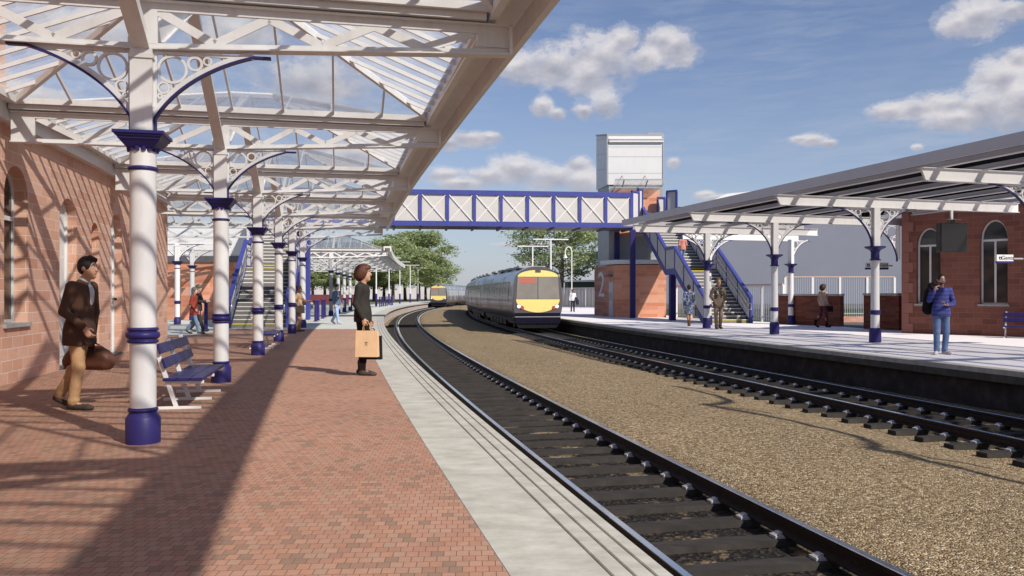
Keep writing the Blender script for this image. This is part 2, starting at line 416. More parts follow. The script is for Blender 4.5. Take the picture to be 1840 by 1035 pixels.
def world():
    w=bpy.data.worlds.new('World'); SC.world=w; w.use_nodes=True
    t=NT.__new__(NT); t.t=w.node_tree; t.t.nodes.clear()
    out=t.n('ShaderNodeOutputWorld'); bg=t.n('ShaderNodeBackground')
    sky=t.n('ShaderNodeTexSky'); sky.sky_type='NISHITA'; sky.sun_disc=False
    sky.sun_elevation=R(38); sky.sun_rotation=math.atan2(SUN.x,SUN.y); sky.air_density=1.0; sky.dust_density=.7; sky.ozone_density=1.6
    dirv=t.n('ShaderNodeTexCoord').outputs['Generated']
    sp=t.n('ShaderNodeSeparateXYZ'); t.l(dirv,sp.inputs[0])
    az=t.math('ARCTAN2',sp.outputs[0],sp.outputs[1]); el=t.math('ARCSINE',sp.outputs[2])
    # clouds: puffs at compass bearing / elevation, ragged by noise in direction space
    def px(x,y): a=math.atan2(x-920,FPX); return a, math.atan2(528-y,math.hypot(FPX,x-920))
    puffs=[(1075,105,95,62),(1000,118,80,45),(930,125,70,40),(1115,75,45,38),(1060,140,60,45),(1215,88,48,42),(1190,75,40,28),
           (975,192,28,26),(1000,205,22,16),(1085,190,38,30),(1050,200,25,18),(1160,105,40,30),
           (845,250,60,20),(880,247,35,13),(805,258,40,16),
           (930,305,75,32),(880,318,60,25),(990,318,60,30),(1040,300,30,26),(800,315,45,18),(1050,325,50,30),(830,330,60,14),
           (1460,252,40,15),(1490,258,25,12),(1440,250,25,10),(1648,265,14,8),
           (1600,200,42,20),(1650,195,50,24),(1700,190,55,32),(1760,195,70,45),(1800,145,60,50),(1840,180,60,60),(1720,215,80,22),(1830,110,40,30),
           (1760,30,55,40),(1720,45,35,22),(1820,20,40,25),(1300,355,60,10),(1210,292,18,14),(1270,350,30,10),
           (700,60,120,50),(560,150,110,55),(420,60,90,50),(300,170,120,40),(150,60,120,60),(60,180,90,40),(640,280,90,30),
           (1700,352,60,8),(960,440,90,8),(760,460,60,9),(1000,475,70,6),
           (-400,80,260,80),(-900,180,300,90),(2300,120,260,80),(2700,260,300,60)]
    def puff_field(shift):
      dens=None
      for (x,y,rx,ry) in puffs:
        a,e=px(x,y); ra=rx/FPX*1.02; re=ry/FPX*1.02; e+=shift*re
        da=t.math('MULTIPLY_ADD',az,1/ra,-a/ra); de=t.math('MULTIPLY_ADD',el,1/re,-e/re)
        q=t.math('SUBTRACT',1.0,t.math('SQRT',t.math('ADD',t.math('MULTIPLY',da,da),t.math('MULTIPLY',de,de))))
        dens=q if dens is None else t.math('SMOOTH_MAX',dens,q,.25)
      return dens
    dens=puff_field(0); dens2=puff_field(.38)
    cb=t.n('ShaderNodeCombineXYZ'); t.l(az,cb.inputs[0]); t.l(t.math('MULTIPLY',el,1.5),cb.inputs[1])
    n1=t.noise(cb.outputs[0],15,12,.62,.15)
    n2=t.noise(t.mapping(cb.outputs[0],loc=(3,1.2,0)),44,9,.68,.4)
    n0=t.noise(t.mapping(cb.outputs[0],loc=(.013,-.022,0)),15,12,.62,.15)      # the same field a little lower: which side of a puff faces up
    dd=t.math('ADD',dens,t.math('MULTIPLY_ADD',n1,1.35,-.70))
    dd=t.math('ADD',dd,t.math('MULTIPLY_ADD',n2,.9,-.45))
    cover=t.ramp(dd,[(.0,0),(.16,.22),(.42,.80),(.75,1)],'EASE')
    up=t.math('SUBTRACT',n1,n0)
    core=t.ramp(dd,[(.15,0),(.85,1)])
    br=t.math('ADD',t.math('MULTIPLY_ADD',up,1.3,.70),t.math('MULTIPLY',t.math('SUBTRACT',dens,dens2),-.85),clamp=True)
    ccol=t.ramp(br,[(.1,(4.2,4.35,5.3)),(.5,(6.4,6.3,7.0)),(.9,(9.6,9.2,9.3))])
    # faint high streaks
    st=t.noise(t.mapping(cb.outputs[0],rot=(0,0,R(8)),scale=(5,22,1)),2.2,8,.65,.3)
    st=t.math('MULTIPLY',t.ramp(st,[(.42,0),(.75,1)]),t.ramp(t.noise(t.mapping(cb.outputs[0],loc=(7,3,0)),2.2,3),[(.38,0),(.62,.40)]))
    # tint of the sky itself and the pale band low over the horizon
    skyc=t.mix(1.0,sky.outputs[0],(1.12,1.15,1.36),'MULTIPLY')
    low=t.ramp(el,[(0,1),(.10,.62),(.28,.18),(.5,0)])
    skyc=t.mix(t.math('MULTIPLY',low,.55),skyc,(6.3,6.9,8.2))
    c1=t.mix(st,skyc,(6.8,7.2,8.2)); c2=t.mix(t.math('MULTIPLY',cover,.93),c1,ccol)
    t.l(c2,bg.inputs[0]); bg.inputs[1].default_value=.070; t.l(bg.outputs[0],out.inputs[0])
world()
SC.view_settings.view_transform='Standard'; SC.view_settings.look='None'; SC.view_settings.exposure=.2; SC.view_settings.gamma=1
SC.cycles.use_denoising=True; SC.cycles.max_bounces=8; SC.cycles.transparent_max_bounces=48; SC.cycles.diffuse_bounces=4; SC.cycles.glossy_bounces=4
SC.cycles.caustics_reflective=False; SC.cycles.caustics_refractive=False; SC.cycles.sample_clamp_indirect=6
# ================================================================ SETTING
def rng(a,b,st):
    n=max(1,int(round((b-a)/st))); return [a+(b-a)*i/n for i in range(n+1)]
mb=MB(); mb.add([(-900,-60,-1.02),(900,-60,-1.02),(900,2500,-1.02),(-900,2500,-1.02)],[(0,1,2,3)])
struct(mb,'ground',M['ground'])

# ballast bed with a slightly uneven surface
Ys=rng(-4,60,.45)+rng(61,300,4); ds=[-1.2,-.75,-.3,.15,.6,1.05,1.5,1.95,2.38,2.5,2.9,3.35,3.8,4.25,4.7,5.15,5.7,6.15,6.6,7.05,7.5,7.95,8.4,8.85,9.3,9.75,10.2,10.65,11.1]
mb=MB(); rnd=random.Random(3); vs=[]
for Y in Ys:
    for d in ds:
        z=-.790+rnd.uniform(-.012,.012)+ .095*max(0,min(1,(d-2.38)/.12,(6.7-d)/.9))
        vs.append(P(Y,d,z))
n=len(ds); mb.add(vs,[(j*n+i,j*n+i+1,(j+1)*n+i+1,(j+1)*n+i) for j in range(len(Ys)-1) for i in range(n-1)])
struct(mb,'ballast',M['ballast'],smooth=60)

# ---- tracks: rails, sleepers with chairs
def rail_prof(): return [(-.068,-.705),(.068,-.705),(.068,-.688),(.014,-.665),(.014,-.602),(.037,-.59),(.037,-.556),(-.037,-.556),(-.037,-.59),(-.014,-.602),(-.014,-.665),(-.068,-.688)]
def track(dc,label,y0,y1):
    t=thing('railway_track',label,'railway track',P(y0,dc,-.86),local=False)
    Yr=rng(y0,60,.7)+rng(61,300,3)
    for s in(-.75,.75):
        m=MB(); m.sweep([(d+dc+s,z) for d,z in rail_prof()],Yr); r=m.build('rail',M['rust'],t,fix=True)
        m=MB(); m.sweep([(d+dc+s,z) for d,z in [(-.034,-.554),(.034,-.554),(.03,-.548),(-.03,-.548)]],Yr); m.build('rail_head',M['railtop'],r,fix=True)
    def sl(m,Y):
        a=ang(Y); ax=Vector((math.cos(a),math.sin(a),0)); ay=Vector((-ax.y,ax.x,0))
        c=P(Y,dc,-.79)
        m.prism([(-.105,-.07),(.105,-.07),(.095,.07),(-.095,.07)],c-ax*1.3,ay,(0,0,1),ax*2.6)
    def ch(m,Y,s):
        a=ang(Y); ax=Vector((math.cos(a),math.sin(a),0)); ay=Vector((-ax.y,ax.x,0)); c=P(Y,dc+s,-.712)
        m.frame_box(c+Vector((0,0,.004)),ax*.15,ay*.055,(0,0,.012))
        for q in(-1,1):
            m.prism([(q*.145,.0),(q*.075,.0),(q*.075,.026),(q*.10,.024)],c-ay*.035+Vector((0,0,.0165)),ax,(0,0,1),ay*.07)
            m.path([c+ax*(q*.13)+ay*.015+Vector((0,0,.018)),c+ax*(q*.10)+ay*.025+Vector((0,0,.040)),c+ax*(q*.075)-ay*.02+Vector((0,0,.038))],.006,5)
    Y=y0+.3; k=0; rest=MB(); restc=MB()
    while Y<150:
        if k<100:
            m=MB(); sl(m,Y); o=m.build('sleeper',M['sleeper'],t)
            
            for q in (-.75,.75): m=MB(); ch(m,Y,q); m.build('rail_chair',M['chair'],o)
        else: sl(rest,Y); ch(restc,Y,-.75); ch(restc,Y,.75)
        Y+=.595; k+=1
    o=rest.build('distant_sleepers',M['sleeper'],t); o['kind']='stuff'
    restc.build('rail_chair',M['chair'],o)
    return t
M['steel_pale']=M['steel']
track(1.5,'curving railway track beside the brick platform, shiny railheads on dark sleepers',3.4,300)
track(8.15,'curving railway track under the dark front train, along the pale far platform',8.6,300)

for dc in(1.5,8.15):
    mb=MB(); ys=rng(3,300,1.0); vs=[]; dd=[-.98,-.5,0,.5,.98] if dc<3 else [-.62,-.3,0,.5,1.2]
    for Y in ys:
        for d in dd: vs.append(P(Y,dc+d,-.772+random.uniform(-.004,.004)))
    n=len(dd); mb.add(vs,[(j*n+i,j*n+i+1,(j+1)*n+i+1,(j+1)*n+i) for j in range(len(ys)-1) for i in range(n-1)]); struct(mb,'track_bed',M['bed'])
# ---- near platform (platform with brick paving)
YL=rng(-8,60,1.0)+rng(62,300,4)
mb=MB(); mb.sweep([(-.16,-1.02),(-.16,-.10),(-60,-.10),(-60,-1.02)],YL); struct(mb,'platform_wall',M['retain'],fix=True)
mb=MB()
for a,b in((-.80,-.305),(-.295,-.195),(-.185,-.092),(-.082,0.0)):
    mb.sweep([(a,-.10),(b,-.10),(b,-.006),(b-.006,0),(a+.006,0),(a,-.006)],YL)
struct(mb,'platform_edge_paving',M['edge'],fix=True)
mb=MB(); mb.sweep([(-.79,-.099),(-.01,-.099),(-.01,-.016),(-.79,-.016)],YL); struct(mb,'edge_paving_bed',M['lead'],fix=True)
mb=MB(); mb.sweep([(-60,-.099),(-.80,-.099),(-.80,-.005),(-60,-.005)],YL); struct(mb,'concrete_paving',M['slab'],fix=True)
mb=MB(); vs=[]; ys=rng(-8,32.7,.5)
for Y in ys:
    s=gp(Y); n=math.sqrt(1+s*s); xr=g(Y)-.80*n
    k=min(1,max(0,(Y-23)/5)); xl=(g(Y)-9.5)*(1-k)+(-10.9)*k
    vs+= [(xl,Y,0.0),(xr,Y,0.0)]
mb.add(vs,[(2*i,2*i+1,2*i+3,2*i+2) for i in range(len(ys)-1)]); struct(mb,'brick_paving',M['pave'])

# ---- far platform
def dR(Y): return 9.88+max(0,30-Y)*.032
YR=rng(4,60,1.0)+rng(62,200,4)
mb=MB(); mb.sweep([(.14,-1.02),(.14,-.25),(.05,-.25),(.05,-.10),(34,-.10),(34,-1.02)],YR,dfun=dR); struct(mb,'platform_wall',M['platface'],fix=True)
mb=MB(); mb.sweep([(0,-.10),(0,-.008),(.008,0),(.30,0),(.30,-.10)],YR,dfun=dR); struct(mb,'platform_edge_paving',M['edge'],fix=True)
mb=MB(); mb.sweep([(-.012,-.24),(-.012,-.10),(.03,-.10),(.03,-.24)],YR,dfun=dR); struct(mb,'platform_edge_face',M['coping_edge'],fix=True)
mb=MB(); vs=[]; ys=rng(4,100,1.5)
for Y in ys:
    a=P(Y,dR(Y)+.30,0); xb= 9.9+(49-Y)*.345 if Y<49 else 9.9
    xb=max(xb+.1,a.x+.3); 
    vs+=[a,(xb+4 if Y<40 else xb,Y,0)]
mb.add(vs,[(2*i,2*i+1,2*i+3,2*i+2) for i in range(len(ys)-1)]); struct(mb,'pale_paving',M['slab_pale'])
mb=MB(); mb.add([(8,30,-.03),(90,30,-.03),(90,100,-.03),(8,100,-.03)],[(0,1,2,3)]); struct(mb,'grass_field',M['grass_dark'])
mb=MB(); mb.add([(14.2,33.5,.012),(26,33.5,.012),(26,39.9,.012),(14.2,39.9,.012)],[(0,1,2,3)]); struct(mb,'access_road',M['tarmac'])
# car park surface and verge on the left, beyond the platform
mb=MB(); mb.add([(-60,50,.004),(-16,50,.004),(-21,100,.004),(-60,100,.004)],[(0,1,2,3)]); struct(mb,'car_park',M['slab'])
mb=MB(); mb.sweep([(-90,-.02),(-9.5,-.02),(-6,.03),(-90,.03)],rng(98,300,6)); struct(mb,'verge',M['verge'],fix=True)

# ================================================================ masonry walls with arched openings
def arch_wall(m, L, H, ops, u0=0, reveal=.26, base=0, nseg=14):
    """front face in the local xz plane (y=0, facing -y); ops: (x0,x1,z0,zspring) with round or segmental head rise r"""
    ops=sorted(ops); x=u0
    def quad(a,b,c,d): m.add([(a,0,c),(b,0,c),(b,0,d),(a,0,d)],[(0,1,2,3)])
    for (x0,x1,z0,zs,rise) in ops:
        if x0>x: quad(x,x0,base,H)
        if z0>base+1e-4: quad(x0,x1,base,z0)
        w=(x1-x0)/2; xc=(x0+x1)/2
        pts=[(xc-w*math.cos(math.pi*i/nseg), zs+rise*math.sin(math.pi*i/nseg)) for i in range(nseg+1)]
        for i in range(nseg):
            (xa,za),(xb,zb)=pts[i],pts[i+1]
            m.add([(xa,0,za),(xb,0,zb),(xb,0,H),(xa,0,H)],[(0,1,2,3)])
        loop=[(x0,z0)]+pts+[(x1,z0)]
        for i in range(len(loop)-1):
            (xa,za),(xb,zb)=loop[i],loop[i+1]
            m.add([(xa,0,za),(xb,0,zb),(xb,reveal,zb),(xa,reveal,za)],[(0,1,2,3)])
        if z0>base+1e-4: m.add([(x0,0,z0),(x1,0,z0),(x1,reveal,z0),(x0,reveal,z0)],[(0,1,2,3)])
        x=x1
    quad(x,L,base,H)
def arch_poly(x0,x1,z0,zs,rise,ins=0,nseg=14):
    x0+=ins; x1-=ins; w=(x1-x0)/2; xc=(x0+x1)/2; r=max(rise-ins,.01)
    return [(x0,z0)]+[(xc-w*math.cos(math.pi*i/nseg), zs+r*math.sin(math.pi*i/nseg)) for i in range(nseg+1)]+[(x1,z0)]
def arch_frame(m,op,w,y,th,bottom=True):
    x0,x1,z0,zs,rise=op; out=arch_poly(x0,x1,z0,zs,rise,.004); inn=arch_poly(x0,x1,z0+(w if bottom else 0),zs,rise,w)
    pts=[Vector((a,y,b)) for a,b in out]; q=[Vector((a,y,b)) for a,b in inn]
    m.strip(pts,[(0,0,0)]*len(pts),[q[i]-pts[i] for i in range(len(pts))],(0,th,0))
    if bottom: m.mm(x0+.004,x1-.004,y,y+th,z0,z0+w)
def arch_window(root,op,glassm,mid=True,transom=None):
    x0,x1,z0,zs,rise=op; y=.20
    m=MB(); arch_frame(m,op,.055,y,.06); f=m.build('window',M['white'],root)
    m=MB()
    if mid: m.mm((x0+x1)/2-.03,(x0+x1)/2+.03,y+.005,y+.055,z0+.055,(transom or zs)-.03)
    if transom: m.mm(x0+.05,x1-.05,y-.004,y+.058,transom-.035,transom+.035)
    if m.v: m.build('glazing_bar',M['white'],f)
    m=MB(); m.prism(arch_poly(x0,x1,z0+.03,zs,rise,.03),(0,y+.03,0),(1,0,0),(0,0,1),(0,.012,0)); m.build('pane',glassm,f)
    m=MB(); m.mm(x0-.05,x1+.05,-.05,.19,z0-.06,z0+.003); m.build('sill',M['coping'],f)
    return f

# ---- red sandstone station building on the near platform. local x runs along the wall away from the camera
wdir=Vector((-.2035,.979,0)).normalized()
w0=Vector((-7.77,12.44,0))-wdir*12.0
ll=math.atan2(wdir.y,wdir.x)
bld=thing('station_building','red sandstone station building with white arched doors along the brick platform','building',w0,ll)
# local: +y is to the left of travel (away from the platform), so the front face is y=0 facing -y
def wl(Y): return (Vector((0,Y,0))-Vector((0,w0.y,0))).y/wdir.y
W1=(wl(12.58),wl(13.53),.93,2.95,.48); D1=(wl(15.05),wl(16.02),0,2.72,.49)
W2=(wl(16.95),wl(17.47),0.02,2.62,.27); D2=(wl(18.38),wl(19.30),0,2.76,.46)
W0=(wl(8.2),wl(9.2),.93,2.95,.48)
m=MB(); arch_wall(m,24.2,4.5,[W0,W1,D1,W2,D2])
m.add([(24.2,0,0),(24.2,9,0),(24.2,9,4.5),(24.2,0,4.5)],[(0,1,2,3)])
m.mm(0,24.2,.30,9,0,4.48); m.mm(0,wl(12.7),.02,9,4.51,7.2)
m.build('wall',M['sandstone'],bld)
for op in(W0,W1): arch_window(bld,op,M['pane_warm'],transom=2.62)
for op in(D1,D2):
    x0,x1,z0,zs,r=op
    m=MB(); arch_frame(m,op,.075,.15,.08,False); fr=m.build('door_frame',M['white2'],bld)
    m=MB(); m.prism(arch_poly(x0,x1,.03,zs,r,.07),(0,.19,0),(1,0,0),(0,0,1),(0,.04,0))
    for za,zb in((.2,1.0),(1.15,2.1)):
        for xa in(x0+.17,(x0+x1)/2+.05): m.mm(xa,xa+.27,.178,.191,za,zb)
    dr=m.build('door',M['white2'],bld,bevel=.004)
    m=MB(); m.tube((x1-.16,.19,1.28),(x1-.16,.11,1.28),.014,n=8); m.lathe([(.03,-.03),(.036,0),(.03,.03)],10,(x1-.16,.10,1.28)); m.build('door_knob',M['black'],dr,smooth=40)
    m=MB(); m.mm(x0-.03,x1+.03,-.03,.20,.0,.028); m.build('doorstep',M['lead'],bld)
x0,x1,z0,zs,r=W2
m=MB(); m.prism(arch_poly(x0,x1,0,zs,r,.0),(0,.2,0),(1,0,0),(0,0,1),(0,.05,0)); m.build('blind_niche',M['sandstone'],bld)
m=MB()
for k in range(9):
    z=.05+k*.275; q=.10 if k%2 else .03
    m.mm(x0-.02-q,x0-.001,-.012,.02,z,z+.262); m.mm(x1+.001,x1+.02+q,-.012,.02,z,z+.262)
m.build('niche_quoins',M['sandstone'],bld)
m=MB(); m.mm(0,24.2,-.16,-.002,4.02,4.26); m.mm(0,24.2,-.24,-.002,4.262,4.30); m.build('eaves_board',M['white'],bld)
m=MB(); m.mm(wl(12.7)+.01,24.4,-.05,9.2,4.51,4.6); m.mm(-.1,wl(12.7)+.1,-.15,9.2,7.21,7.3); m.build('roof',M['lead'],bld)

# ---- far station building on the right
A=Vector((13.95,29.25,0)); tdir=Vector((2.4,-2.5,0)).normalized()
rb=thing('station_building','red sandstone station building in shade with tall arched windows on the far platform','building',A,math.atan2(tdir.y,tdir.x))
# front (towards the camera) is local -y
def onwall(px):      # distance along the wall seen at a pixel column
    k=(px-920)/FPX; return (k*A.y-A.x)/(tdir.x-k*tdir.y)
def wy(px): return A.y+tdir.y*onwall(px)
def wz(px,py): return EYE+(528-py)*wy(px)/FPX
a1,b1=onwall(1646),onwall(1690); a2,b2=onwall(1760),onwall(1811)
z0=wz(1660,546)
RW1=(a1,b1,z0,wz(1668,440),wz(1668,409)-wz(1668,440)); RW2=(a2,b2,z0,wz(1785,430),wz(1785,394)-wz(1785,430))
a3=b2+(a2-b1); RW3=(a3,a3+(b2-a2),z0,RW2[3],RW2[4])
m=MB(); arch_wall(m,12,4.35,[RW1,RW2,RW3],reveal=.3)
m.mm(0,12,.32,6,0,4.34); m.add([(0,0,0),(0,.32,0),(0,.32,4.35),(0,0,4.35)],[(0,1,2,3)])
m.build('wall',M['sandstone_shaded'],rb)
for op in(RW1,RW2,RW3): arch_window(rb,op,M['pane'],transom=op[3]-.02)
m=MB()
for k in range(12):
    z=k*.36; q=.36 if k%2==0 else .22
    m.mm(-.02,q,-.03,-.003,z+.002,z+.358)
    m.mm(-.03,-.003,-.03,.30 if k%2 else .42,z+.002,z+.358)
m.build('corner_quoins',M['quoin'],rb,bevel=.006)
m=MB(); m.mm(-.1,12,-.10,6,4.36,4.5); m.build('roof',M['lead'],rb)

# ---- brick lobby building at the foot of the left stairs
lb=thing('lift_building','orange stone lobby with black band and white cladding behind the left staircase','building',(0,0,0),0)
m=MB(); m.mm(-19.6,-14.55,44.6,52,0,3.12); m.build('wall',M['brickclad'],lb)
m=MB(); m.mm(-19.75,-14.4,44.5,52.1,3.123,3.46); m.build('dark_band',M['lead'],lb)
m=MB(); m.mm(-19.65,-14.5,44.56,52,3.463,4.95); 
m.build('upper_cladding',M['clad'],lb)
m=MB(); m.mm(-14.95,-14.62,44.56,44.597,0.02,2.1); m.build('door',M['door_grey'],lb)
m=MB(); m.mm(-15.2,-14.7,44.45,44.597,2.35,2.5); m.build('lamp_bar',M['lead'],lb)

# ---- lift tower on the far platform
T=lambda x,y:(x-920)/FPX*y
lt=thing('lift_tower','tall lift tower with white cladding above a brick lobby numbered 2','lift tower',(7.6,51,0),0,local=False)
yf=49.9; x0,x1=T(1091.6,yf),T(1193,yf); xb0=T(1071.5,52.6); dx=xb0-x0; yb=52.6
def slab(m,z0f,z1f,z0b,z1b,x0=x0,x1=x1,dx=dx,yf=yf,yb=yb):
    m.add([(x0,yf,z0f),(x1,yf,z0f),(x1+dx,yb,z0b),(x0+dx,yb,z0b),(x0,yf,z1f),(x1,yf,z1f),(x1+dx,yb,z1b),(x0+dx,yb,z1b)],
          [(0,3,2,1),(4,5,6,7),(0,1,5,4),(1,2,6,5),(2,3,7,6),(3,0,4,7)])
m=MB(); slab(m,8.05,11.02,8.05,11.5); up=m.build('upper_cladding',M['clad'],lt)
m=MB()
for z in(8.75,9.75,10.35): m.mm(x0+.06,x1-.06,yf-.006,yf-.002,z-.012,z+.012)
m.bar((x0,yf-.01,8.06),(x0,yf-.01,11.0),.10,.06,(0,1,0)); m.bar((x1-.04,yf-.01,8.06),(x1-.04,yf-.01,11.0),.08,.06,(0,1,0))
for z in(9.0,9.95,10.9):
    m.bar((x0-.004,yf,z),(x0+dx-.004,yb,z+.35),.012,.02)
m.build('panel_joint',M['clad_grey'],up)
m=MB(); m.mm(x0+.1,x1-.05,yf-.14,yf-.01,10.62,10.72); m.mm(x0+.1,x1-.05,yf-.10,yf-.01,10.80,10.86); m.build('louvre',M['clad'],lt)
m=MB(); slab(m,11.03,11.14,11.51,11.62,x0-.03,x1+.03); m.mm(x1-1.0,x1-.05,yf+.1,yf+.5,11.15,11.24); m.build('roof',M['clad_grey'],lt)
m=MB(); slab(m,3.1,8.045,3.1,8.045,x0+.09,x1-.05,dx,yf+.09,yb-.05); m.build('shaft',M['clad_grey'],lt)
m=MB(); m.mm(x0+.32,x1-.28,yf+.02,yf+.085,4.9,7.75); m.build('brick_panel',M['brickclad'],lt)
m=MB(); m.mm(x0+1.75,x0+2.2,yf-.03,yf+.018,4.9,7.15); m.mm(x0+1.72,x0+1.75,yf-.04,yf+.018,4.9,7.2); lf=m.build('lift_door',M['door_grey'],lt)
m=MB(); m.mm(x0+2.35,x0+2.72,yf-.03,yf+.018,5.3,6.35); m.build('notice_frame',M['white'],lt)
m=MB(); m.mm(x0+2.42,x0+2.66,yf-.038,yf-.031,6.15,6.24); m.build('notice_header',M['black'],lt)
m=MB(); m.mm(x0+.9,x0+1.7,yf-.08,yf+.018,7.35,7.48); m.build('lamp_bar',M['lead'],lt)
m=MB(); m.add([(x0+.35,yf-.9,8.22),(x1-.1,yf-.9,8.22),(x1-.1,yf-.02,7.95),(x0+.35,yf-.02,7.95),(x0+.35,yf-.9,8.25),(x1-.1,yf-.9,8.25),(x1-.1,yf-.02,7.98),(x0+.35,yf-.02,7.98)],[(0,3,2,1),(4,5,6,7),(0,1,5,4),(1,2,6,5),(2,3,7,6),(3,0,4,7)])
cp=m.build('entrance_canopy',M['roof_glass'],lt)
m=MB(); m.mm(x0+.35,x1-.1,yf-.93,yf-.9,8.2,8.27)
for q in(.9,2.3): m.bar((x0+q,yf-.9,8.20),(x0+q,yf-.02,7.92),.05,.07); m.bar((x0+q,yf-.7,8.2),(x0+q,yf-.02,8.6),.03,.03)
m.build('canopy_bracket',M['clad_grey'],cp)
# lobby
lx0,ly0=T(1068,53.6),53.6; fx0,fy0=T(1105.3,48.9),48.9; fx1,fy1=T(1197,48.6),48.6
m=MB(); m.prism([(lx0,ly0),(fx0,fy0),(fx1,fy1),(fx1+.2,54)],(0,0,0),(1,0,0),(0,1,0),(0,0,3.12)); lob=m.build('lobby_wall',M['brickclad'],lt)
fn=Vector((fx0-lx0,fy0-ly0,0)).normalized(); nn=Vector((fn.y,-fn.x,0))
if nn.x>0: nn=-nn
def lob_pt(s,z,o=.0): q=Vector((lx0,ly0,z))+fn*s+nn*o; return q
Ll=(Vector((fx0,fy0,0))-Vector((lx0,ly0,0))).length
m=MB(); m.frame_box(lob_pt(Ll-.85,1.06,.012),fn*.42,nn*.012,(0,0,1.05)); dl=m.build('door',M['door_grey'],lt)
m=MB(); m.bar(lob_pt(Ll-1.05,1.0,.05),lob_pt(Ll-1.05,1.5,.05),.03,.03,tuple(nn)); m.bar(lob_pt(Ll-.65,1.0,.05),lob_pt(Ll-.65,1.5,.05),.03,.03,tuple(nn)); m.build('pull_handle',M['steel'],dl)
m=MB(); m.frame_box(lob_pt(Ll-.95,2.5,.12),fn*.5,nn*.12,(0,0,.05)); m.build('door_canopy',M['lead'],lt)
m=MB(); m.prism([(fx0-.75,fy0+1.4),(fx0-.08,fy0-.35),(fx1+.1,fy1-.35),(fx1+.3,52)],(0,0,3.18),(1,0,0),(0,1,0),(0,0,.24)); m.build('lobby_roof',M['clad'],lt)
m=MB(); m.prism([(fx0-.35,fy0+1.5),(fx0,fy0+.05),(fx1,fy1+.05),(fx1+.1,52)],(0,0,3.123),(1,0,0),(0,1,0),(0,0,.055)); m.build('roof_gutter',M['lead'],lt)

def text_obj(s,size,name,mat,parent,loc,xdir,up=(0,0,1),ext=.006,align='CENTER',sx=1):
    cu=bpy.data.curves.new(name,'FONT'); cu.body=s; cu.size=size; cu.extrude=ext; cu.align_x=align; cu.align_y='CENTER'
    tmp=bpy.data.objects.new('tmp',cu); COL.objects.link(tmp)
    me=bpy.data.meshes.new_from_object(tmp.evaluated_get(bpy.context.evaluated_depsgraph_get()))
    bpy.data.objects.remove(tmp); bpy.data.curves.remove(cu)
    x=Vector(xdir).normalized(); u=Vector(up); n=x.cross(u)
    off=Vector(loc)
    q=parent
    while q.parent is not None: q=q.parent
    if not q.get('_local'): off-=q.location
    for v in me.vertices: v.co=off+x*(v.co.x*sx)+u*v.co.y+n*v.co.z
    me.materials.clear(); me.materials.append(mat); me.name=name
    o=bpy.data.objects.new(name,me); COL.objects.link(o); o.parent=parent
    return o
text_obj('2',2.25,'platform_number',M['white2'],lt,lob_pt(Ll*.36,1.9,.012),fn,sx=1.5)

# ---- low walls, fences, shed, planter on the right
lw=thing('brick_wall','long low dark brick wall with grey coping behind the walking woman','wall',(13.2,36.5,0),0,local=False)
a=Vector((12.5,38.2,0)); b=Vector((14.1,35.0,0))
m=MB(); m.bar(a+Vector((0,0,.66)),b+Vector((0,0,.66)),.22,1.32); m.build('brickwork',M['brick'],lw)
m=MB(); m.bar(a+Vector((0,0,1.365)),b+Vector((0,0,1.365)),.32,.08); m.build('coping',M['coping'],lw,bevel=.01)
lw2=thing('brick_wall','short low dark brick wall with grey coping against the station building corner','wall',(14.4,32.4,0),0,local=False)
a=Vector((14.2,32.9,0)); b=Vector((14.9,31.4,0))
m=MB(); m.bar(a+Vector((0,0,.67)),b+Vector((0,0,.67)),.22,1.34); m.build('brickwork',M['brick'],lw2)
m=MB(); m.bar(a+Vector((0,0,1.385)),b+Vector((0,0,1.385)),.32,.08); m.build('coping',M['coping'],lw2,bevel=.01)
pw=tag(MB().mm(14.6,20,40.0,40.35,.0,.29).build('planter_wall',M['brick_light'],None,bevel=.01),'very low salmon brick wall seen through the gap between the dark brick walls','wall')

def fence(name,label,pts,h,sp,top_m,post_m,mesh=None,slats=None,z0=0,pw=.09):
    t=thing(name,label,'fence',pts[0],0,local=False)
    a=Vector(pts[0]); b=Vector(pts[-1]); L=(b-a).length; u=(b-a)/L; n=max(1,round(L/sp))
    for i in range(n+1):
        p=a+u*(L*i/n); m=MB(); m.bar(p+Vector((0,0,z0)),p+Vector((0,0,z0+h)),pw,pw,tuple(u)); m.build('post',post_m,t)
    m=MB(); m.bar(a+Vector((0,0,z0+h+.035)),b+Vector((0,0,z0+h+.035)),.10,.068); m.build('top_rail',top_m,t)
    m=MB(); k=int(L/slats[0]); s=slats[1]
    side=Vector((-u.y,u.x,0))*.0
    for i in range(k+1):
        p=a+u*(L*i/k)+side; m.bar(p+Vector((0,0,z0+.06)),p+Vector((0,0,z0+h-.002)),s,.012,tuple(Vector((-u.y,u.x,0))))
    m.bar(a+Vector((0,0,z0+.25)),b+Vector((0,0,z0+.25)),.03,.05)
    m.build('mesh_infill',slats[2],t)
    return t
M['wire']=paint('pale_wire',(.40,.43,.50),.5,.1,5)
M['timber_top']=paint('salmon_rail',(.55,.38,.30),.6,.1,3)
M['white_post']=M['white2']
fence('mesh_fence','pale mesh fence with brownish top rail between lift lobby and brick wall',[(9.9,49.3,0),(13.2,39.9,0)],1.83,1.75,M['timber_top'],M['white2'],slats=(.16,.035,M['wire']))
fence('mesh_fence','tall white framed mesh fence behind the low dark brick walls',[(16.0,48,0),(22.4,48,0)],2.36,1.52,M['timber_top'],M['white2'],slats=(.13,.022,M['wire']),pw=.13)
fence('palisade_fence','pale upright palisade fence behind the man in the white shirt',[(4.6,86,0),(8.6,79,0)],1.95,2.6,M['pale_wall'],M['pale_wall'],slats=(.24,.13,M['pale_wall']))

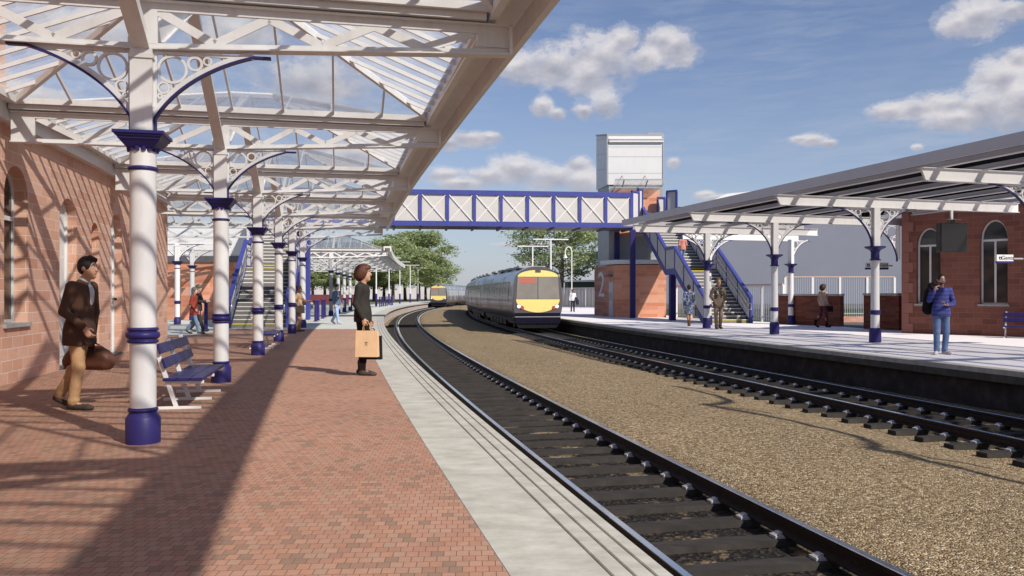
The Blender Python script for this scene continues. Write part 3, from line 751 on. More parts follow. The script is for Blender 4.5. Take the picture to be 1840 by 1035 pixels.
sh=thing('industrial_shed','large blue grey shed with white roof beyond the far platform','shed',(30,90,0),0,local=False)
sy=79; sx0=T(1160,sy); sx1=sx0+36; ze=EYE+(528-372)*sy/FPX
m=MB(); m.mm(sx0,sx1,sy,sy+34,-.03,.45); m.build('plinth',M['lead'],sh)
m=MB(); xs=rng(sx0,sx1,.55)
m.mm(sx0,sx1,sy+.02,sy+34,.453,ze); w=m.build('wall',M['shed'],sh)
rx=T(1263,sy); px2=T(1303,sy); 
m=MB(); m.prism([(sx0-.3,ze),(rx-.4,ze+.01),(px2,ze+1.2),(T(1372,sy),ze+1.6),(sx1,ze+4.2),(sx1,ze-.01),(sx0-.3,ze-.01)],(0,sy-.4,.012),(1,0,0),(0,0,1),(0,34.6,0)); m.build('roof',M['roof_white'],sh)

gs=thing('flat_roof_shelter','low dark green shelter with thin white roof edge behind the palisade fence','shelter',(9,96,0),0,local=False)
m=MB(); m.mm(6.3,26,92,98,-.03,2.75); m.build('wall',paint('dark_green_sheet',(.035,.05,.03),.6,.2,1),gs)
m=MB(); m.mm(6.0,26.3,91.6,98.4,2.753,2.95); m.build('roof',M['roof_white'],gs)
# far pale wall and red wall on the left
tag(MB().bar((-95,212,1.7),(4,226,1.7),.3,3.4).build('boundary_wall',M['pale_wall']),'long pale grey boundary wall beyond the trees','wall')
rw=thing('boundary_wall','low dark red wall at the far side of the car park','wall',(-24,108,0),0,local=False)
m=MB(); m.bar((-38,106,.62),(-19.5,111,.62),.25,1.24); m.build('panel',M['maroon'],rw)
m=MB(); m.bar((-38,106,1.275),(-19.5,111,1.275),.32,.06); m.build('coping',M['maroon'],rw)
# ================================================================ CANOPY COLUMNS
BLEND=[.5]
def arc_pts(hw,zb,reach,zt,n=16):
    q=BLEND[0]; out=[]
    for i in range(n+1):
        a=math.pi/2*i/n; out.append((q*(reach-(reach-hw)*math.cos(a))+(1-q)*(hw+(reach-hw)*i/n), q*(zb+(zt-zb)*math.sin(a))+(1-q)*(zb+(zt-zb)*i/n)))
    return out
def arc_gap(c,r,pts): return min(math.hypot(c[0]-a,c[1]-b) for a,b in pts)-r
def bracket(parent,sg,hw,zb,reach,zt,th=.035,nsmall=2,mat='white'):
    pts=arc_pts(hw,zb,reach,zt); fine=arc_pts(hw,zb,reach,zt,200)
    X=lambda a,b,y=0: Vector((sg*a,y,b))
    m=MB(); m.mi=0
    p3=[X(a,b,-th/2) for a,b in pts]
    nrm=[]
    for i in range(len(pts)):
        a=pts[max(0,i-1)]; b=pts[min(len(pts)-1,i+1)]; d=Vector((b[0]-a[0],b[1]-a[1])).normalized(); nrm.append((-d.y,d.x))
    m.strip(p3,[(0,0,0)]*len(p3),[(sg*nx*.045,0,nz*.045) for nx,nz in nrm],(0,th,0))
    m.mm(min(sg*hw,sg*(hw+.03)),max(sg*hw,sg*(hw+.03)),-th/2,th/2,zb+.1,zt-.03)
    m.mm(min(sg*hw,sg*reach),max(sg*hw,sg*reach),-th/2,th/2,zt-.03,zt-.002)
    inn=[(a,b) for a,b in fine]
    def ok(c,r): return arc_gap(c,r+.045,inn)
    def solve(fc):
        lo,hi=.01,.6
        for _ in range(40):
            r=(lo+hi)/2
            if ok(fc(r),r)>0: lo=r
            else: hi=r
        return lo
    X0=hw+.03; Z0=zt-.03
    Rb=solve(lambda r:(X0+r,Z0-r)); cb=(X0+Rb,Z0-Rb); circ=[(cb,Rb)]
    c0,r0=cb,Rb
    for k in range(nsmall):
        f=lambda r:(c0[0]+math.sqrt(max(1e-9,(r0+r)**2-((Z0-r)-c0[1])**2)),Z0-r)
        r=solve(f); 
        if r<.025: break
        circ.append((f(r),r)); c0,r0=f(r),r
    c0,r0=cb,Rb
    for k in range(nsmall):
        f=lambda r:(X0+r,c0[1]-math.sqrt(max(1e-9,(r0+r)**2-((X0+r)-c0[0])**2)))
        r=solve(f)
        if r<.025: break
        circ.append((f(r),r)); c0,r0=f(r),r
    for c,r in circ: m.ring(X(*c),(sg,0,0),(0,0,1),(0,th*.9,0),r,r-.024 if r>.06 else r-.016)
    br=m.build('spandrel_bracket',M[mat],parent,fix=True)
    m=MB(); m.strip([X(a,b,-th) for a,b in pts],[(-sg*nx*.002,0,-nz*.002) for nx,nz in nrm],[(-sg*nx*.022,0,-nz*.022) for nx,nz in nrm],(0,th*2,0))
    m.mm(min(sg*reach,sg*(reach+.16)),max(sg*reach,sg*(reach+.16)),-th,th,zt-.02,zt-.001)
    m.mm(min(sg*(hw-.002),sg*(hw+.022)),max(sg*(hw-.002),sg*(hw+.022)),-th,th,zb-.14,zb)
    m.build('bracket_edging',M['navy'],br,fix=True)
    return br

def column_near(name,label,grey=False):
    t=thing(name,label,'column')
    sh=M['clad_grey'] if grey else M['white']
    m=MB(); m.lathe([(.155,0),(.155,.235),(.148,.245),(.120,.29),(.128,.298),(.136,.312),(.128,.327),(.118,.334)],28); m.build('column_base',M['navy'],t,smooth=40)
    m=MB(); m.lathe([(.117,.33),(.117,2.76)],28); m.build('column_shaft',sh,t,smooth=40)
    m=MB()
    def tor(z,r,h): return [(.117,z-h)]+[(.117+r*math.cos(a),z+h*math.sin(a)) for a in [R(x) for x in range(-80,81,20)]]+[(.117,z+h)]
    m.lathe(tor(.955,.022,.018)+tor(1.012,.034,.036)+tor(1.068,.022,.018),28); m.build('column_collar',M['navy'],t,smooth=50)
    m=MB(); m.lathe(tor(2.575,.018,.02),28); m.build('neck_ring',M['navy'],t,smooth=50)
    m=MB(); m.sqlathe([(.115,2.755),(.13,2.77),(.165,2.815),(.185,2.835),(.185,2.845),(.205,2.86),(.205,2.872),(.222,2.878),(.222,2.905)])
    for k in range(14):
        a=2*math.pi*k/14; m.tube((.118*math.cos(a),.118*math.sin(a),2.735),(.125*math.cos(a),.125*math.sin(a),2.775),.022,.022,8)
    m.build('column_capital',M['navy'],t)
    m=MB(); m.mm(-.096,.096,-.096,.096,2.906,3.70); m.mm(-.11,.11,-.11,.11,3.60,3.64); m.build('column_post',sh,t)
    for sg in(-1,1): bracket(t,sg,.096,3.06,1.0,3.695,mat='white')
    return t
def column_far(name,label,one=False):
    BLEND[0]=.72
    t=thing(name,label,'column')
    m=MB(); m.lathe([(.165,0),(.165,.36),(.150,.395),(.128,.42)],28); m.build('column_base',M['navy'],t,smooth=40)
    m=MB(); m.lathe([(.122,.415),(.112,2.36)],28); m.build('column_shaft',M['white'],t,smooth=40)
    m=MB(); m.lathe([(.12,.80),(.145,.81),(.15,.83),(.14,.85),(.148,.88),(.15,.91),(.12,.935)],28); m.build('column_collar',M['navy'],t,smooth=50)
    m=MB(); m.lathe([(.115,2.36),(.155,2.365),(.155,2.39),(.118,2.40),(.115,2.60),(.135,2.63),(.15,2.66),(.25,2.71),(.285,2.73),(.285,2.765),(.10,2.77)],28); m.build('column_capital',M['navy'],t,smooth=35)
    m=MB(); m.mm(-.10,.10,-.10,.10,2.766,3.865); m.build('column_post',M['white'],t)
    for sg in((1,) if one else (-1,1)): bracket(t,sg,.10,2.86,1.25,3.86,nsmall=3)
    return t

# ---- near row (left), beside the brick paving
COLR=[2.95,8.45,13.72,19.38,24.78,29.6,34.5]
GRPN='columns of the near glazed canopy'
labs=['white canopy column with navy base just outside the left of the view, nearest of its row',
 'nearest white canopy column with navy base and collar, in front of the bench by the arched doors',
 'white canopy column with navy base standing at the far end of the nearest navy bench',
 'white canopy column with navy base, third of the row, in front of the second navy bench',
 'white canopy column with navy base at the far end of the second navy bench',
 'white canopy column with navy base just in front of the woman in the tan coat',
 'white canopy column with navy base just behind the woman in the tan coat']
proto=column_near('canopy_column',labs[0]); proto['group']=GRPN
proto.location=P(COLR[0],-3.38); proto.rotation_euler=(0,0,ang(COLR[0]))
for Y,l in list(zip(COLR,labs))[1:]: dup(proto,P(Y,-3.38),ang(Y),l,GRPN)
FARR=[52.6+.4,58.2,63.4,68.6,74.4,80.0]
GRPF='columns of the distant near-side canopy'
fl=['distant grey topped canopy column, nearest of the far row beyond the footbridge','distant white canopy column directly behind the walking man in the denim jacket',
 'distant white canopy column just right of the man in the denim jacket','distant white canopy column fourth in the far row beyond the footbridge',
 'distant white canopy column last clearly seen left of the standing woman','farthest white canopy column hidden behind the hair of the standing woman']
pg=column_near('canopy_column',fl[0],grey=True); pg['group']=GRPF; pg.location=P(FARR[0],-3.4); pg.rotation_euler=(0,0,ang(FARR[0]))
for Y,l in list(zip(FARR,fl))[1:]: dup(proto,P(Y,-3.35),ang(Y),l,GRPF)
dup(proto,(-15.4,37.7,0),ang(37),'slim white column with navy base in front of the orange stone lobby wall',GRPN)
dup(proto,(-16.9,43.3,0),ang(43),'white column with navy base close to the orange stone wall, behind the strolling couple',GRPN)

# ================================================================ GLAZED CANOPY, near side
def fr(Y):
    a=ang(Y); ax=Vector((math.cos(a),math.sin(a),0)); ay=Vector((-ax.y,ax.x,0)); return ax,ay
def truss(par,Y,dl,dr,solid=True):
    ax,ay=fr(Y); c=lambda d,z:P(Y,d,z)
    zt=4.16; dc=-3.38
    zb=lambda d:3.70+(.17*(d-dc)/(dr-dc) if d>dc else 0)
    m=MB()
    m.bar(c(dl,zt-.045),c(dr,zt-.045),.035,.09); m.bar(c(dl,zt-.005),c(dr,zt-.005),.15,.012)
    for a,b in((dl,dc),(dc,dr)):
        m.bar(c(a,zb(a)+.03),c(b,zb(b)+.03),.035,.06); m.bar(c(a,zb(a)-.002),c(b,zb(b)-.002),.15,.014)
    if solid:
        m.bar(c(dr-.36,(zt+zb(dr))/2),c(dr,(zt+zb(dr))/2),.03,zt-zb(dr)-.14)
        m.bar(c(dr-.015,zb(dr)),c(dr-.015,zt),.15,.03,tuple(ax))
    m.bar(c(dl,3.92),c(dl+.33,3.92),.03,.32)
    for (a,b,n) in((dl+.36,dc-.14,max(2,int((dc-dl)/.62)//1)),(dc+.14,dr-.40,max(2,int((dr-dc)/.56)))):
        n=n if n%2==0 else n+1
        for k in range(n):
            u0=a+(b-a)*k/n; u1=a+(b-a)*(k+1)/n
            z0,z1=(zt-.09,zb(u1)+.06) if k%2==0 else (zb(u0)+.06,zt-.09)
            m.bar(c(u0,z0),c(u1,z1),.02,.085,tuple(ay.cross(Vector((0,0,1)))))
    # plate over the column
    m.bar(c(dc-.13,3.92),c(dc+.13,3.92),.04,.32)
    return m.build('truss',M['white'],par)
def lantern(par,Ya,Yb,dl,dr,zb=4.34,zr=5.30,bars=.75,hipbars=.46):
    e=.16; sp=Yb-Ya; ins=min(sp*.47,(dr-dl)*.45)
    Ym=(Ya+Yb)/2; ya=Ya+e; yb=Yb-e
    A=P(ya,dl,zb);B=P(ya,dr,zb);C=P(yb,dr,zb);D=P(yb,dl,zb);E=P(Ym,dl+ins,zr);F=P(Ym,dr-ins,zr)
    m=MB(); m.add([A,B,F,E],[(0,1,2,3)]); m.add([C,D,E,F],[(0,1,2,3)]); m.add([B,C,F],[(0,1,2)]); m.add([D,A,E],[(0,1,2)])
    gl=m.build('glazing',M['roof_glass'],par)
    m=MB(); dn=Vector((0,0,-.045))
    for p,q in((A,E),(D,E),(B,F),(C,F),(E,F)): m.bar(p+dn,q+dn,.06,.10)
    m.bar(A+dn,B+dn,.05,.09); m.bar(D+dn,C+dn,.05,.09); m.bar(A+dn,D+dn,.07,.10); m.bar(B+dn,C+dn,.07,.10)
    m.build('hip_rafter',M['white'],par)
    m=MB()
    def slope(p0,p1,q0,q1,step):    # base p0-p1, ridge q0-q1
        L=(p1-p0).length; n=max(2,round(L/step)); u=(p1-p0)/L
        t0=(q0-p0).dot(u)/L; t1=(q1-p0).dot(u)/L
        r=((q0+q1)/2-(p0+p1)/2); r=r-u*r.dot(u)
        for k in range(1,n):
            s=k/n; h= s/t0 if s<t0 else (1-s)/(1-t1) if s>t1 else 1.0
            h=min(1,h)
            if h<.06: continue
            a=p0+u*(L*s); m.bar(a+Vector((0,0,-.03)),a+r*h+Vector((0,0,-.03)),.03,.055)
    slope(A,B,E,F,bars); slope(C,D,F,E,bars); slope(B,C,F,F,hipbars); slope(D,A,E,E,hipbars)
    m.build('glazing_bars',M['white'],gl)
def gutter(par,Y0,Y1,dfun,z=0):
    Ys=rng(Y0,Y1,1.2)
    m=MB(); m.sweep([(-.075,4.12),(0,4.12),(0,4.50),(-.075,4.50)],Ys,dfun=dfun); m.build('fascia',M['white'],par,fix=True)
    m=MB(); m.sweep([(-.40,4.35),(-.077,4.35),(-.077,4.47),(-.40,4.47)],Ys,dfun=dfun); m.build('gutter',M['white'],par,fix=True)
    m=MB(); m.sweep([(-.49,4.20),(-.402,4.20),(-.402,4.46),(-.49,4.46)],Ys,dfun=dfun); m.build('eaves_beam',M['white'],par,fix=True)
def canopy(name,label,Ys,dls,dR_,gfun,loc,gl0=None):
    t=thing(name,label,'canopy',loc,0,local=False)
    for Y,dl in zip(Ys,dls):
        truss(t,Y,dl,dR_(Y))
        m=MB(); ax,ay=fr(Y); m.bar(P(Y,dl,4.25),P(Y,dR_(Y)-.28,4.25),.24,.14); m.bar(P(Y,dl,4.326),P(Y,dR_(Y)-.28,4.326),.34,.012); m.build('valley_beam',M['white'],t)
    for i in range(len(Ys)-1):
        lantern(t,Ys[i],Ys[i+1],max(dls[i],dls[i+1])+.12,gfun((Ys[i]+Ys[i+1])/2)-.47)
        for ya,sg in((Ys[i],1),(Ys[i+1],-1)):
            ay=fr(ya)[1]; a=P(ya,-3.38,3.80)+ay*(.10*sg); b=P((Ys[i]+Ys[i+1])/2,-3.38,5.10)-ay*(.03*sg); m=MB(); m.bar(a,b,.09,.20); m.bar(a-Vector((0,0,.105)),b-Vector((0,0,.105)),.15,.012); m.build('principal_rafter',M['white'],t)
    gutter(t,Ys[0]-.3,Ys[-1]+.9,gfun)
    return t
gN=lambda Y:.50-.0105*Y
tipN=lambda Y:gN(Y)-.24
CY=[-8.0,-2.6]+COLR
canopy('glazed_canopy','white ridge and furrow glazed canopy over the brick platform in the foreground',CY,[-6.4]*5+[-6.4,-9.2,-9.2,-9.2],tipN,gN,P(8.45,-3.38,3.7))
gF=lambda Y:.42
canopy('glazed_canopy','distant white glazed canopy beyond the footbridge, its fascia curving with the platform',FARR+[85.8],[-9]*7,lambda Y:.18,gF,P(53,-3.38,3.7))
# small rear canopy over the lobby approach
t=thing('glazed_canopy','small rear glazed canopy in front of the orange stone lobby',"canopy",(-16,40,3.7),0,local=False)
for (x,y) in((-15.4,37.7),(-16.9,43.3)):
    ax,ay=fr(y); b=Vector((x,y,0)); m=MB()
    m.bar(b-ax*4.5+Vector((0,0,4.02)),b+ax*2+Vector((0,0,4.02)),.05,.09); m.bar(b-ax*4.5+Vector((0,0,3.73)),b+ax*2+Vector((0,0,3.73)),.12,.06)
    for k in range(10):
        p=b-ax*4.5+ax*(.65*k); m.bar(p+Vector((0,0,4.0 if k%2 else 3.75)),p+ax*.65+Vector((0,0,3.75 if k%2 else 4.0)),.02,.08,tuple(ay.cross(Vector((0,0,1)))))
    m.build('truss',M['white'],t)
m=MB(); m.bar((-15.4,37.7,3.9),(-16.9,43.3,3.9),.12,.22); m.bar((-13.6,38,4.12),(-15.0,43.6,4.12),.2,.16); m.bar((-19.6,37,4.12),(-21.2,42.8,4.12),.2,.16); m.build('roof_beam',M['white'],t)
m=MB(); m.add([(-13.5,37.5,4.25),(-19.7,36.4,4.25),(-21.3,43.2,4.25),(-15.0,44.3,4.25)],[(0,1,2,3)]); m.build('glazing',M['roof_glass'],t)

# ================================================================ CANOPY, far platform
FC=[(12.03,18.7),(10.46,23.6),(9.13,28.5),(7.96,33.5)]
rdir=Vector((-.262,.965,0)).normalized(); rn=Vector((rdir.y,-rdir.x,0))
GRPR='columns of the far platform canopy'
rl=['white column with navy base just outside the right of the view','white column with navy base at the platform edge left of the man in the striped jumper',
 'white column with navy base, middle of the far platform row, left of the low brick wall','white column with navy base beside the man in the patterned scarf']
ra=math.atan2(rn.y,rn.x)
pr=column_far('canopy_column',rl[0]); pr['group']=GRPR; pr.location=(*FC[0],0); pr.rotation_euler=(0,0,ra)
for (x,y),l in list(zip(FC,rl))[1:]: dup(pr,(x,y,0),ra,l,GRPR)
dup(pr,(8.86,36.9,0),ra,'white column with navy base partly hidden behind the column by the man in the patterned scarf',GRPR)
p1=column_far('canopy_column','slim white column with navy base in front of the long low dark brick wall',one=True); p1['group']=GRPR; p1.location=(12.7,37.3,0); p1.rotation_euler=(0,0,ra+R(20))
rc=thing('platform_canopy','flat white beamed canopy with grey fascia over the far platform','canopy',(9.13,28.5,3.86),0,local=False)
def edge_pt(k):     # canopy edge line at parameter k along rdir from column at 23.6
    return Vector((10.46,23.6,0))+rdir*k-rn*3.30
mids=[]
for i,(x,y) in enumerate(FC+[(13.2,13.8),(14.5,8.95),(15.8,4.1)]):
    c=Vector((x,y,0)); rgt=(5.2,5.1,5.35,5.2,5.2,5.2,5.2)[i]
    m=MB(); m.prism([(-3.25,4.145),(-3.12,3.872),(rgt,3.872),(rgt,4.145)],c-rdir*.03,rn,(0,0,1),rdir*.06)
    m.prism([(-3.12,3.868),(rgt,3.868),(rgt,3.882),(-3.12,3.882)],c-rdir*.09,rn,(0,0,1),rdir*.18)
    m.prism([(-3.25,4.14),(rgt,4.14),(rgt,4.152),(-3.25,4.152)],c-rdir*.09,rn,(0,0,1),rdir*.18)
    m.build('cross_beam',M['white2'],rc)
m=MB(); c=Vector((8.86,36.9,0)); m.prism([(-1.3,3.84),(4.6,3.84),(4.6,4.1),(-1.3,4.1)],c-rdir*.05,rn,(0,0,1),rdir*.10); m.build('cross_beam',M['white2'],rc)
kA,kB=-28,10.75
zP=4.16
M['purlin']=paint('purlin_paint',(.60,.58,.585),.45,.04,2)
for i,dd in enumerate([.0,.75,1.95,3.2,4.45,5.7,6.95,8.1]):
    a=edge_pt(kA)+rn*dd; b=edge_pt(kB if dd<6.9 else 4.0)+rn*dd
    m=MB()
    if i==0: m.bar(a+Vector((0,0,4.26)),b+Vector((0,0,4.26)),.05,.24)
    else:
        m.bar(a+Vector((0,0,zP+.066)),b+Vector((0,0,zP+.066)),.05,.106); m.bar(a+Vector((0,0,zP+.004)),b+Vector((0,0,zP+.004)),.16,.016)
    m.build('fascia' if i==0 else 'purlin',M['purlin'],rc)
m=MB(); a=edge_pt(kA)+rn*.05; b=edge_pt(kB)+rn*.05; w=rn*8.4
z=Vector((0,0,zP+.19)); m.add([a+z,b+z,b+w+z,a+w+z],[(0,1,2,3)]); m.build('roof_sheet',M['canopy_sheet'],rc)
m=MB(); b=edge_pt(kB); m.bar(b+Vector((0,0,4.24)),b+rn*8.4+Vector((0,0,4.24)),.05,.20); m.build('end_fascia',M['purlin'],rc)

c=Vector((13.80,29.35,0)); wb=thing('wall_bracket','white and navy scrolled bracket on the corner of the far station building','bracket',(*c[:2],0),ra)
BLEND[0]=.72; m=MB(); m.mm(.0,.10,-.03,.03,2.62,3.86); m.build('wall_plate',M['white'],wb); bracket(wb,-1,.0,2.70,1.2,3.86,nsmall=3)
# unseen cable on masts, added only to cast wavy shadows across the ballast
cb_=thing('shadow_cable','unseen sagging cable added on short masts to cast shadows on the ballast','cable',P(3,10.9,4.4),0,local=False)
ends=[P(y,d,z) for y,d,z in((-7,9.5,5.3),(-2.0,9.2,5.5),(3.2,9.8,5.6),(7.8,9.5,5.5),(11.2,10.2,5.3))]
for i in range(4):
    a,b=ends[i],ends[i+1]; m=MB(); m.path([a.lerp(b,k/12)-Vector((0,0,(.75,.9,.8,.7)[i]*4*(k/12)*(1-k/12))) for k in range(13)],.085,8); m.build('shadow_cable_span',M['black'],cb_,smooth=60)
for e in ends: m=MB(); m.tube(Vector((e.x,e.y,4.42)),e+Vector((0,0,.1)),.045,n=10); m.build('shadow_cable_mast',M['clad_grey'],cb_)
# ---- hanging things on the far platform
t=thing('departure_screen','dark departure screen hanging on a white pole from the canopy beam','screen',(12.93,24.1,3.86),0)
m=MB(); m.mm(-.03,.03,-.03,.03,-.27,0); m.build('pole',M['white2'],t)
m=MB(); m.mm(-.23,.23,-.12,.12,-.29,-.275)
for a in(-.1,0,.08): m.mm(a-.012,a+.012,-.03,.03,-.38,-.29)
m.build('mount_plate',M['lead'],t)
m=MB(); m.mm(-.43,.43,-.10,.10,-1.24,-.38); m.build('housing',M['black'],t,bevel=.012)
m=MB(); m.mm(-.40,.40,-.112,-.101,-1.21,-.41); m.build('display',M['screen'],t)
t.rotation_euler=(0,0,R(8))
def sign(label,loc,w,h,txt,arm):
    t=thing('platform_sign',label,'sign',loc,R(4))
    m=MB(); m.mm(-w/2,w/2,-.03,.03,0,h); m.build('panel',M['clad'],t,bevel=.004)
    m=MB(); m.mm(-w/2,w/2,-.032,.032,-.06,-.002); m.build('base_strip',M['navy'],t)
    m=MB(); m.mm(*arm); m.build('bracket_arm',M['clad_grey'],t)
    return t
sg=sign('small pale sign reading Gents on the wall of the far station building',(15.72,26.15,2.44),.56,.21,'Gents',(.26,.62,-.02,.02,.06,.11))
text_obj('Gents',.175,'lettering',M['black'],sg,(.085,-.0335,.105),(1,0,0),ext=.003)
m=MB(); m.mm(-.20,-.11,-.0345,-.031,.055,.145); ic=m.build('symbol_square',M['black'],sg)
m=MB(); m.lathe([(.0,-.012),(.012,0),(0,.012)],8,(-.155,-.036,.128)); m.mm(-.168,-.142,-.038,-.0346,.07,.112); m.build('symbol_figure',M['clad'],ic)
sg=sign('small pale sign reading Way Out with an arrow beside the sandstone building corner',(13.80,31.0,2.38),.90,.2,'',(.44,.62,-.02,.02,.06,.11))
text_obj('Way Out',.15,'lettering',M['black'],sg,(.05,-.0335,.10),(1,0,0),ext=.003)
m=MB(); m.mm(.335,.385,-.036,-.031,.094,.106); m.prism([(.37,.055),(.385,.055),(.425,.10),(.385,.145),(.37,.145),(.405,.10)],(0,-.036,0),(1,0,0),(0,0,1),(0,.005,0)); m.build('arrow',M['black'],sg)
m=MB(); m.mm(-.39,-.29,-.0345,-.031,.05,.15); ic=m.build('symbol_square',M['black'],sg)
m=MB(); m.mm(-.37,-.31,-.038,-.0346,.085,.115); m.build('symbol_figure',M['clad'],ic)

# ================================================================ FOOTBRIDGE
bd=Vector((1,.0,0)); 
p_r=Vector((T(1134.5,47.5),47.5,0)); p_l=Vector((-14.2,44.9,0)); bu=(p_r-p_l).normalized(); bn=Vector((-bu.y,bu.x,0))
ZB,ZT=5.22,7.26
fb=thing('footbridge','blue footbridge with pale panels and white cross braces spanning both tracks','footbridge',(p_l+p_r)/2+Vector((0,0,ZB)),0,local=False)
LB=(p_r-p_l).length
W_=2.3
for side,off in((0,Vector((0,0,0))),(1,bn*W_)):
    a=p_l+off; b=p_r+off
    ext=bu*(.0 if side else 0)
    m=MB(); m.bar(a+Vector((0,0,ZB+.14)),b+ext+Vector((0,0,ZB+.14)),.16,.28); m.build('bottom_girder',M['blue'],fb)
    m=MB(); m.bar(a+Vector((0,0,ZT-.13)),b+ext+Vector((0,0,ZT-.13)),.16,.26); m.build('top_girder',M['blue'],fb)
    n=14; sp=LB/n
    for k in range(n+1):
        p=a+bu*(sp*k); m=MB(); m.bar(p+Vector((0,0,ZB+.281)),p+Vector((0,0,ZT-.261)),.15,.17,tuple(bu)); m.build('upright',M['blue'],fb)
    for k in range(n):
        p=a+bu*(sp*k+.1); q=a+bu*(sp*(k+1)-.1)
        m=MB(); sgn=-1 if side==0 else 1
        m.bar(p+bn*.02+Vector((0,0,(ZB+ZT)/2)),q+bn*.02+Vector((0,0,(ZB+ZT)/2)),.02,ZT-ZB-.54); pn=m.build('parapet_panel',M['grey_panel'],fb)
        m=MB(); o=bn*(-.03 if side==0 else .055)
        m.bar(p+o+Vector((0,0,ZB+.29)),q+o+Vector((0,0,ZT-.27)),.02,.045,tuple(Vector((0,0,1)))); m.bar(p+o*1.6+Vector((0,0,ZT-.27)),q+o*1.6+Vector((0,0,ZB+.29)),.02,.045); m.build('cross_brace',M['white2'],pn)
m=MB(); m.bar(p_l+bn*(W_/2)+Vector((0,0,ZB+.05)),p_r+bn*(W_/2)+bu*2.9+Vector((0,0,ZB+.05)),W_-.18,.10); m.build('deck',M['lead'],fb)
m=MB(); 
for k in range(15): p=p_l+bu*(LB*k/14); m.bar(p+bn*.1+Vector((0,0,ZB-.05)),p+bn*(W_-.1)+Vector((0,0,ZB-.05)),.12,.098)
m.build('cross_member',M['lead'],fb)
M['column_steel']=M['blue']
for (x,y,w) in((6.98,47.4,.30),(6.35,49.6,.30),(T(549,44.3),44.6,.32),(T(537,46),46.6,.32)):
    m=MB(); m.mm(x-w/2,x+w/2,y-w/2,y+w/2,0,ZB-.10); m.build('support_post',M['navy'] if x>0 else M['blue'],fb,bevel=.01)

# parapets of the landing at the head of the far stairs
for (xa,ya,xb_,yb_,zt) in((T(1136.5,47.5),47.55,T(1147,47.9),47.9,7.30),(T(1148,47.9),47.92,T(1153.5,48.05),48.1,7.48),(T(1182,49.6),49.5,T(1193,49.6),49.55,7.17),(T(1199,49.0),48.95,T(1215,48.6),48.6,7.48)):
    a=Vector((xa,ya,0)); b=Vector((xb_,yb_,0)); u=(b-a).normalized()
    m=MB(); m.bar(a+Vector((0,0,(5.0+zt)/2)),b+Vector((0,0,(5.0+zt)/2)),.03,zt-5.0); lp_=m.build('landing_parapet',M['grey_panel'],fb)
    m=MB(); m.bar(a-u*.06+Vector((0,0,zt+.04)),b+u*.06+Vector((0,0,zt+.04)),.14,.10)
    for q in(a-u*.03,b+u*.03): m.bar(q+Vector((0,0,4.95)),q+Vector((0,0,zt-.01)),.12,.10,tuple(u))
    m.build('parapet_frame',M['blue'],lp_)
